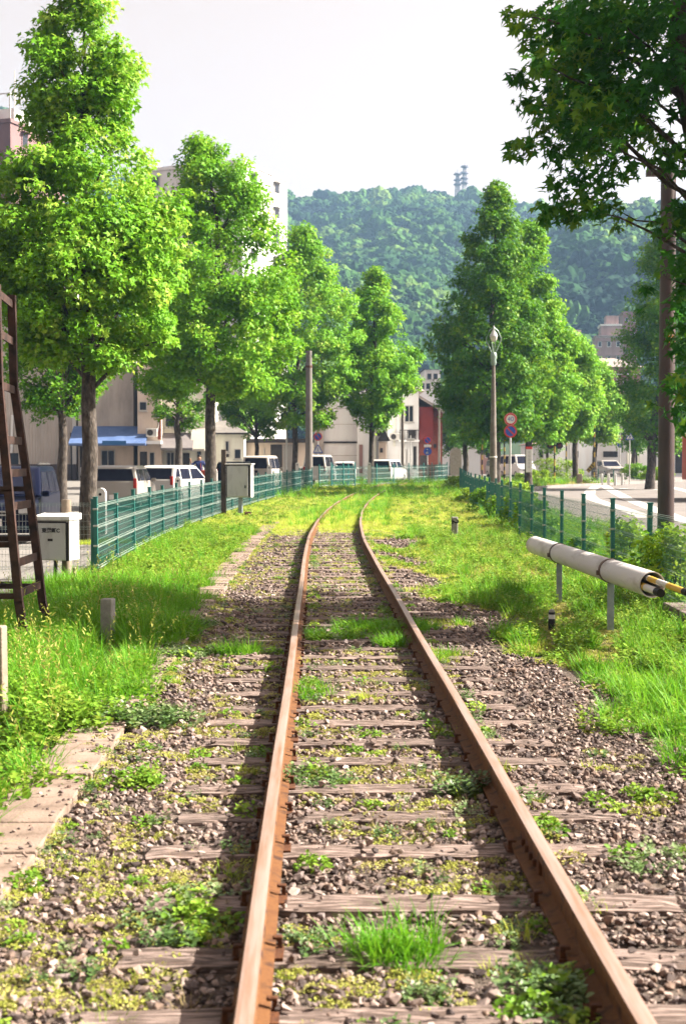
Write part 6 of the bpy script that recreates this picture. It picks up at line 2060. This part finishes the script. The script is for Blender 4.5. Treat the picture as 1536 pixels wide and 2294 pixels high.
# ================================================================== CARS
m_carglass = mat('car_glass', (0.008, 0.009, 0.02), (0.02, 0.022, 0.04), scale=1.5, rough=0.25, spec=0.04)
m_tyre = mat('tyre_rubber', (0.015, 0.015, 0.015), rough=0.9)
m_rim = mat('wheel_rim', (0.45, 0.45, 0.46), rough=0.35, metal=0.7)
m_tail = mat('tail_lamp_red', (0.35, 0.01, 0.01), rough=0.2, spec=0.6)
m_headl = mat('head_lamp', (0.55, 0.56, 0.58), rough=0.1, spec=0.8)
m_chrome = mat('chrome_trim', (0.65, 0.65, 0.66), rough=0.15, metal=0.9)
def paint(name, c):
    return mat('car_' + name, c, rough=0.3, spec=0.16 if max(c) > 0.1 else 0.05)
def car(label, px, Z, yaw, m, L=3.4, W=1.5, h=1.65, belt=0.98, hood=0.7, rake=0.5, rear=0.12, dz=0.0, plate=None, group='parked cars', name='parked_car', rails=False):
    """front of the car points to -y at yaw 0"""
    t = thing(name, label, 'car', (X(px, Z), Z, gz(Z) - 0.05 + dz), yaw, group)
    f, r0 = -L / 2, L / 2
    cow, rf, rr = f + hood, f + hood + rake, r0 - rear
    tw_ = 0.13
    def hw(z):
        return W / 2 - tw_ * max(0, z - belt) / (h - belt)
    low = [(f + 0.03, 0.24), (f, 0.45), (f + 0.02, 0.70), (f + 0.14, 0.86), (cow, belt), (r0 - 0.01, belt), (r0, 0.6), (r0 - 0.03, 0.24)]
    upp = [(cow, belt), (rf, h - 0.07), (rf + 0.28, h - 0.005), ((rf + rr) / 2, h), (rr - 0.22, h - 0.01), (rr, h - 0.08), (r0 - 0.01, belt)]
    mb = MB()
    def shell(poly):
        n = len(poly)
        vs_ = [(sx * hw(z), y, z) for sx in (-1, 1) for (y, z) in poly]
        fs = [tuple(range(n)), tuple(range(2 * n - 1, n - 1, -1))] + [(j, (j + 1) % n, n + (j + 1) % n, n + j) for j in range(n)]
        bm = bmesh.new()
        vv = [bm.verts.new(p) for p in vs_]
        for f_ in fs:
            bm.faces.new([vv[i] for i in f_])
        bmesh.ops.recalc_face_normals(bm, faces=bm.faces[:])
        ed = [e for e in bm.edges if len(e.link_faces) == 2 and e.calc_face_angle(0) > 0.5 and not all(abs(v.co.z - belt) < 1e-4 for v in e.verts)]
        bmesh.ops.bevel(bm, geom=ed, offset=0.045, segments=3, affect='EDGES', profile=0.5)
        bm.verts.index_update()
        mb.add([v.co.copy() for v in bm.verts], [[v.index for v in q.verts] for q in bm.faces])
        bm.free()
    shell(low); shell(upp)
    mb.build('body', m, t, smooth=True)
    # screens
    def screen(nm, a, b, out):
        (ya, za), (yb, zb) = a, b
        mb = MB()
        q = []
        for (y, z, ins) in ((ya, za, 0.10), (yb, zb, 0.12)):
            q += [(-(hw(z) - ins), y, z), (hw(z) - ins, y, z)]
        nrm = Vector((0, zb - za, -(yb - ya))).normalized() * (1 if out < 0 else -1)
        if out < 0 and nrm.y > 0 or out > 0 and nrm.y < 0:
            nrm = -nrm
        mb.prism([q[0], q[1], q[3], q[2]], nrm * 0.012)
        return mb.build(nm, m_carglass, t)
    lerp2 = lambda a, b, k: (a[0] + (b[0] - a[0]) * k, a[1] + (b[1] - a[1]) * k)
    screen('windscreen', lerp2(upp[0], upp[1], 0.08), lerp2(upp[0], upp[1], 0.94), -1)
    screen('rear_window', lerp2(upp[-1], upp[-2], 0.10), lerp2(upp[-1], upp[-2], 0.92), 1)
    zlo, zhi = belt + 0.05, h - 0.13
    kf = lambda z: cow + (rf - cow) * (z - belt) / (h - 0.07 - belt)
    kr = lambda z: r0 - 0.01 + (rr - r0 + 0.01) * (z - belt) / (h - 0.08 - belt)
    mid = (cow + r0) / 2 - 0.05
    mid2 = mid + (r0 - mid) * 0.55
    for sx in (-1, 1):
        for (ya, yb, yc, yd) in ((kf(zlo) + 0.14, mid - 0.05, mid - 0.05, kf(zhi) + 0.14), (mid + 0.05, mid2 - 0.03, mid2 - 0.03, mid + 0.05), (mid2 + 0.05, kr(zlo) - 0.12, kr(zhi) - 0.12, mid2 + 0.05)):
            if yb - ya < 0.1:
                continue
            mb = MB()
            q = [(sx * hw(zlo), ya, zlo), (sx * hw(zlo), yb, zlo), (sx * hw(zhi), yc, zhi), (sx * hw(zhi), yd, zhi)]
            mb.prism(q, (sx * 0.010, 0, 0)); mb.build('side_window', m_carglass, t)
        for yw in (f + 0.62, r0 - 0.55):
            mb = MB(); x = sx * (W / 2 - 0.085)
            mb.tube([(x - 0.09, yw, 0.29), (x - 0.075, yw, 0.29), (x + 0.075, yw, 0.29), (x + 0.09, yw, 0.29)], [0.25, 0.29, 0.29, 0.25], 20); wl = mb.build('wheel', m_tyre, t, smooth=True)
            mb = MB(); mb.tube([(sx * (W / 2 - 0.01), yw, 0.29), (sx * (W / 2 + 0.012), yw, 0.29)], [0.18, 0.15], 16); mb.build('rim', m_rim, wl)
        mb = MB(); mb.bbox((sx * (W / 2 - 0.2), f + 0.04, 0.74), (0.30, 0.14, 0.16), 0.03); mb.build('headlight', m_headl, t)
        mb = MB(); mb.bbox((sx * (W / 2 - 0.09), r0 - 0.02, 0.86 if h < 1.5 else 0.95), (0.12, 0.08, 0.34), 0.02); mb.build('tail_light', m_tail, t)
        mb = MB(); mb.bbox((sx * (W / 2 + 0.09), cow + 0.18, belt + 0.06), (0.16, 0.09, 0.13), 0.03); mb.build('mirror', m, t)
    for y in (f - 0.012, r0 + 0.012):
        mb = MB(); mb.bbox((0, y, 0.47), (0.33, 0.015, 0.165), 0.004); pl_ = mb.build('number_plate', m_white, t)
        if plate and y < 0:
            text_part('digits', plate, 0.13, m_sblue, pl_, (0, y - 0.010, 0.45), FRONT, extrude=0.001)
    mb = MB(); mb.bbox((0, f + 0.0, 0.66), (W * 0.55, 0.05, 0.13), 0.02); gr_ = mb.build('grille', m_black, t)
    mb = MB(); mb.bbox((0, f - 0.026, 0.70), (W * 0.5, 0.012, 0.025), 0.004); mb.bbox((0, f - 0.026, 0.63), (W * 0.5, 0.012, 0.025), 0.004); mb.build('chrome_bar', m_chrome, gr_)
    mb = MB(); mb.bbox((0, f - 0.01, 0.33), (W * 0.8, 0.06, 0.14), 0.03); mb.build('bumper', m, t)
    if rails:
        for sx in (-1, 1):
            mb = MB(); mb.bar((sx * (W / 2 - 0.2), rf + 0.3, h + 0.05), (sx * (W / 2 - 0.2), rr - 0.3, h + 0.05), 0.04); mb.build('roof_rail', m_chrome, t)
    return t
m_navy = paint('navy_black', (0.006, 0.008, 0.024)); m_cwhite = paint('white', (0.62, 0.60, 0.59)); m_silver = paint('silver', (0.33, 0.31, 0.29)); m_blackc = paint('black', (0.008, 0.008, 0.010)); m_cream_c = paint('cream', (0.55, 0.50, 0.46))
car('dark navy minivan parked facing us behind the rusty tower', 22, 32.2, R(3), m_navy, L=4.2, W=1.72, h=1.66, belt=1.0, hood=0.85, rake=0.75, plate='11', rails=True)
car('silver hatchback with dark rear window next to the tallest tree', 278, 51, R(176), m_silver, L=3.5, W=1.66, h=1.56, belt=0.98, hood=0.75, rake=0.6)
car('white hatchback parked behind the fence beside the white round-topped bollard', 396, 56, R(158), m_cwhite, L=3.7, W=1.66, h=1.53, belt=0.95, hood=0.8, rake=0.7, rear=0.35)
car('black estate car half hidden by the plain grey cabinet', 530, 74, R(175), m_blackc, L=4.0, W=1.65, h=1.5, belt=0.92, hood=0.9, rake=0.7, dz=0.05)
car('silver boxy van behind the fence near the slim white pole', 588, 77, R(170), m_cream_c, L=3.5, W=1.55, h=1.85, belt=1.1, hood=0.5, rake=0.45)
car('small white van behind the concrete utility pole', 716, 92, R(168), m_cwhite, L=3.4, W=1.5, h=1.86, belt=1.08, hood=0.4, rake=0.45)
car('white wagon with dark windows behind the far fence by the young tree', 868, 96, R(160), m_cwhite, L=3.8, W=1.6, h=1.55, belt=0.95, hood=0.8, rake=0.6)
car('white car parked behind the far fence between the two trees', 772, 98, R(178), m_cwhite, L=3.6, W=1.55, h=1.4, belt=0.88, hood=0.8, rake=0.7)
car('distant white van behind the speed limit sign', 1158, 118, R(20), m_cwhite, L=3.6, W=1.6, h=1.9, belt=1.1, hood=0.4, rake=0.45)
car('distant pale car to the right of the street lamp', 1120, 122, R(10), m_silver, L=3.6, W=1.6, h=1.5, belt=0.92, hood=0.8, rake=0.6)
car('pale car beneath the windows of the white shop', 1362, 122, R(8), m_silver, L=3.8, W=1.65, h=1.45, belt=0.9, hood=0.9, rake=0.7)

# red truck cut off by the edge of the picture
Z = 58
tk = thing('truck', 'red truck cut off by the edge of the picture beyond the brown steel pole', 'truck', (X(1668, Z), Z, gz(Z) - 0.05), R(2))
m_redt = paint('red', (0.50, 0.03, 0.02))
mb = MB(); mb.bbox((0, 3.3, 1.85), (2.1, 4.2, 2.0), 0.05); mb.build('cargo_box', m_redt, tk)
mb = MB(); mb.bbox((0, 0.3, 1.5), (1.95, 1.6, 1.7), 0.12, seg=3); cbn = mb.build('cab', m_redt, tk)
mb = MB(); mb.bbox((0, -0.505, 1.8), (1.6, 0.03, 0.7), 0.01); mb.build('windscreen', m_carglass, cbn)
for sx in (-1, 1):
    mb = MB(); mb.bbox((sx * 0.98, 0.3, 1.8), (0.03, 0.9, 0.6), 0.01); mb.build('side_window', m_carglass, cbn)
    mb = MB(); mb.bbox((sx * 1.2, -0.3, 1.8), (0.14, 0.1, 0.4), 0.03); mb.build('mirror', m_black, cbn)
    for y in (0.2, 4.2):
        mb = MB(); mb.tube([(sx * 0.75, y, 0.42), (sx * 0.98, y, 0.42)], 0.42, 18); wl = mb.build('wheel', m_tyre, tk, smooth=True)
        mb = MB(); mb.tube([(sx * 0.97, y, 0.42), (sx * 1.0, y, 0.42)], 0.22, 14); mb.build('rim', m_rim, wl)
    mb = MB(); mb.bbox((sx * 0.75, -0.53, 0.85), (0.32, 0.06, 0.2), 0.02); mb.build('headlight', m_headl, tk)
mb = MB(); mb.bbox((0, 2.6, 0.62), (1.5, 5.6, 0.3), 0.03); mb.build('chassis', m_black, tk)
mb = MB(); mb.bbox((0, -0.5, 0.55), (1.9, 0.14, 0.28), 0.04); mb.build('bumper', m_boxwhite, tk)

# ================================================================== PERSON
def person():
    Z = 70
    t = thing('person', 'person in a navy top with a red bag seen from behind beside a tree trunk', 'person', (X(447, Z), Z, gz(Z) + 0.10), R(8))
    m_skin = mat('skin', (0.42, 0.24, 0.16), rough=0.6)
    m_top = mat('navy_cloth', (0.012, 0.022, 0.10), (0.02, 0.035, 0.14), scale=6, rough=0.9)
    m_trou = mat('dark_trousers', (0.03, 0.03, 0.045), rough=0.9)
    m_hair = mat('black_hair', (0.012, 0.010, 0.010), rough=0.7)
    m_bag = mat('red_bag_cloth', (0.38, 0.06, 0.03), rough=0.8)
    J = {'pel': (0, 0, 0.92), 'bel': (0, 0, 1.10), 'che': (0, 0, 1.32), 'nek': (0, 0, 1.48), 'hd0': (0, -0.015, 1.56), 'hd1': (0, -0.02, 1.68),
         'lh': (-0.10, 0, 0.88), 'lk': (-0.11, -0.02, 0.48), 'la': (-0.12, 0.03, 0.09), 'lt': (-0.13, -0.12, 0.035),
         'rh': (0.10, 0, 0.88), 'rk': (0.12, -0.06, 0.48), 'ra': (0.12, 0.0, 0.09), 'rt': (0.14, -0.15, 0.035),
         'ls': (-0.19, 0, 1.42), 'le': (-0.36, -0.05, 1.26), 'lw': (-0.44, -0.16, 1.44), 'lp': (-0.45, -0.18, 1.52),
         'rs': (0.19, 0, 1.42), 're': (0.27, 0.03, 1.15), 'rw': (0.24, -0.08, 0.93), 'rp': (0.235, -0.10, 0.84)}
    rad = {'pel': 0.155, 'bel': 0.135, 'che': 0.165, 'nek': 0.058, 'hd0': 0.085, 'hd1': 0.085, 'lh': 0.10, 'lk': 0.062, 'la': 0.045, 'lt': 0.04, 'rh': 0.10, 'rk': 0.062, 'ra': 0.045, 'rt': 0.04,
           'ls': 0.07, 'le': 0.048, 'lw': 0.032, 'lp': 0.038, 'rs': 0.07, 're': 0.048, 'rw': 0.032, 'rp': 0.038}
    E = [('pel', 'bel'), ('bel', 'che'), ('che', 'nek'), ('nek', 'hd0'), ('hd0', 'hd1'), ('pel', 'lh'), ('lh', 'lk'), ('lk', 'la'), ('la', 'lt'), ('pel', 'rh'), ('rh', 'rk'), ('rk', 'ra'), ('ra', 'rt'),
         ('che', 'ls'), ('ls', 'le'), ('le', 'lw'), ('lw', 'lp'), ('che', 'rs'), ('rs', 're'), ('re', 'rw'), ('rw', 'rp')]
    # five fingers on each hand
    for s, sx in (('l', -1), ('r', 1)):
        w, p = Vector(J[s + 'w']), Vector(J[s + 'p'])
        d = (p - w).normalized()
        sd = Vector((1, 0, 0)) if s == 'l' else Vector((0, 1, 0))
        for k, q in enumerate((-0.028, -0.010, 0.010, 0.028)):
            J[s + 'f%d' % k] = tuple(p + d * (0.055 + 0.02 * (1.5 - abs(k - 1.3))) + sd * q + Vector((0, -0.012, 0))); rad[s + 'f%d' % k] = 0.0085; E.append((s + 'p', s + 'f%d' % k))
        J[s + 'th'] = tuple(w.lerp(p, 0.6) + sd * 0.05 + d * 0.03); rad[s + 'th'] = 0.010; E.append((s + 'p', s + 'th'))
    names = list(J)
    me = bpy.data.meshes.new('body')
    me.from_pydata([J[k] for k in names], [(names.index(a), names.index(b)) for a, b in E], [])
    o = link('body', me)
    sm = o.modifiers.new('skin', 'SKIN'); sm.use_smooth_shade = True
    for i, k in enumerate(names):
        o.data.skin_vertices[0].data[i].radius = (rad[k], rad[k])
        o.data.skin_vertices[0].data[i].use_root = (k == 'pel')
    su = o.modifiers.new('sub', 'SUBSURF'); su.levels = 2; su.render_levels = 2
    dg = bpy.context.evaluated_depsgraph_get()
    m2 = bpy.data.meshes.new_from_object(o.evaluated_get(dg))
    bpy.data.objects.remove(o)
    m2.name = 'body'; m2.materials.clear()
    for m_ in (m_skin, m_top, m_trou, m_black):
        m2.materials.append(m_)
    for f in m2.polygons:
        c = f.center
        if c.z < 0.10:
            f.material_index = 3
        elif c.z < 0.93 and abs(c.x) < 0.21:
            f.material_index = 2
        elif c.z < 1.475 and not (c.x < -0.39) and not (c.x > 0.2 and c.z < 0.98):
            f.material_index = 1
        else:
            f.material_index = 0
    link('body', m2, t)
    bm = bmesh.new(); bmesh.ops.create_uvsphere(bm, u_segments=16, v_segments=10, radius=0.105)
    for v in bm.verts:
        v.co = Vector((v.co.x * 0.92, v.co.y * 1.05 + 0.012, v.co.z * 1.05 + 1.665))
    bmesh.ops.delete(bm, geom=[v for v in bm.verts if v.co.y < -0.045 and v.co.z < 1.69], context='VERTS')
    mh = bpy.data.meshes.new('hair'); bm.to_mesh(mh); bm.free(); mh.materials.append(m_hair); link('hair', mh, t)
    mb = MB()
    for sx in (-1, 1):
        mb.bbox((sx * 0.09, -0.015, 1.60), (0.02, 0.035, 0.055), 0.008)
    mb.bbox((0, -0.115, 1.60), (0.03, 0.03, 0.04), 0.01)
    mb.build('ears_and_nose', m_skin, t)
    b = thing('shoulder_bag', 'red shoulder bag hanging at the side of the person in navy', 'bag', (X(449, Z) + 0.17, Z - 0.12, gz(Z) + 0.95))
    mb = MB(); mb.bbox((0, 0, 0.0), (0.26, 0.10, 0.32), 0.03); mb.build('pouch', m_bag, b)
    mb = MB(); mb.tube([(-0.1, 0, 0.15), (-0.16, 0.02, 0.45), (-0.10, 0.12, 0.62)], 0.012, 6); mb.build('strap', m_bag, b)
person()

# ================================================================== HAZE
hm = bpy.data.materials.new('thin_haze')
hm.use_nodes = True
nt = hm.node_tree
nt.nodes.clear()
ho = nt.nodes.new('ShaderNodeOutputMaterial')
pv = nt.nodes.new('ShaderNodeVolumePrincipled')
pv.inputs['Color'].default_value = (0.38, 0.62, 1.0, 1)
pv.inputs['Density'].default_value = HAZE
pv.inputs['Anisotropy'].default_value = 0.2
nt.links.new(pv.outputs[0], ho.inputs['Volume'])
top = float(np.max(HZ)) + 28
mb = MB(); mb.box((0, 635, (top - 8) / 2), (1810, 1350, top + 8))
hz_ = mb.build('haze', hm)
hz_['kind'] = 'stuff'
hz_['label'] = 'thin blue summer haze over the whole scene'
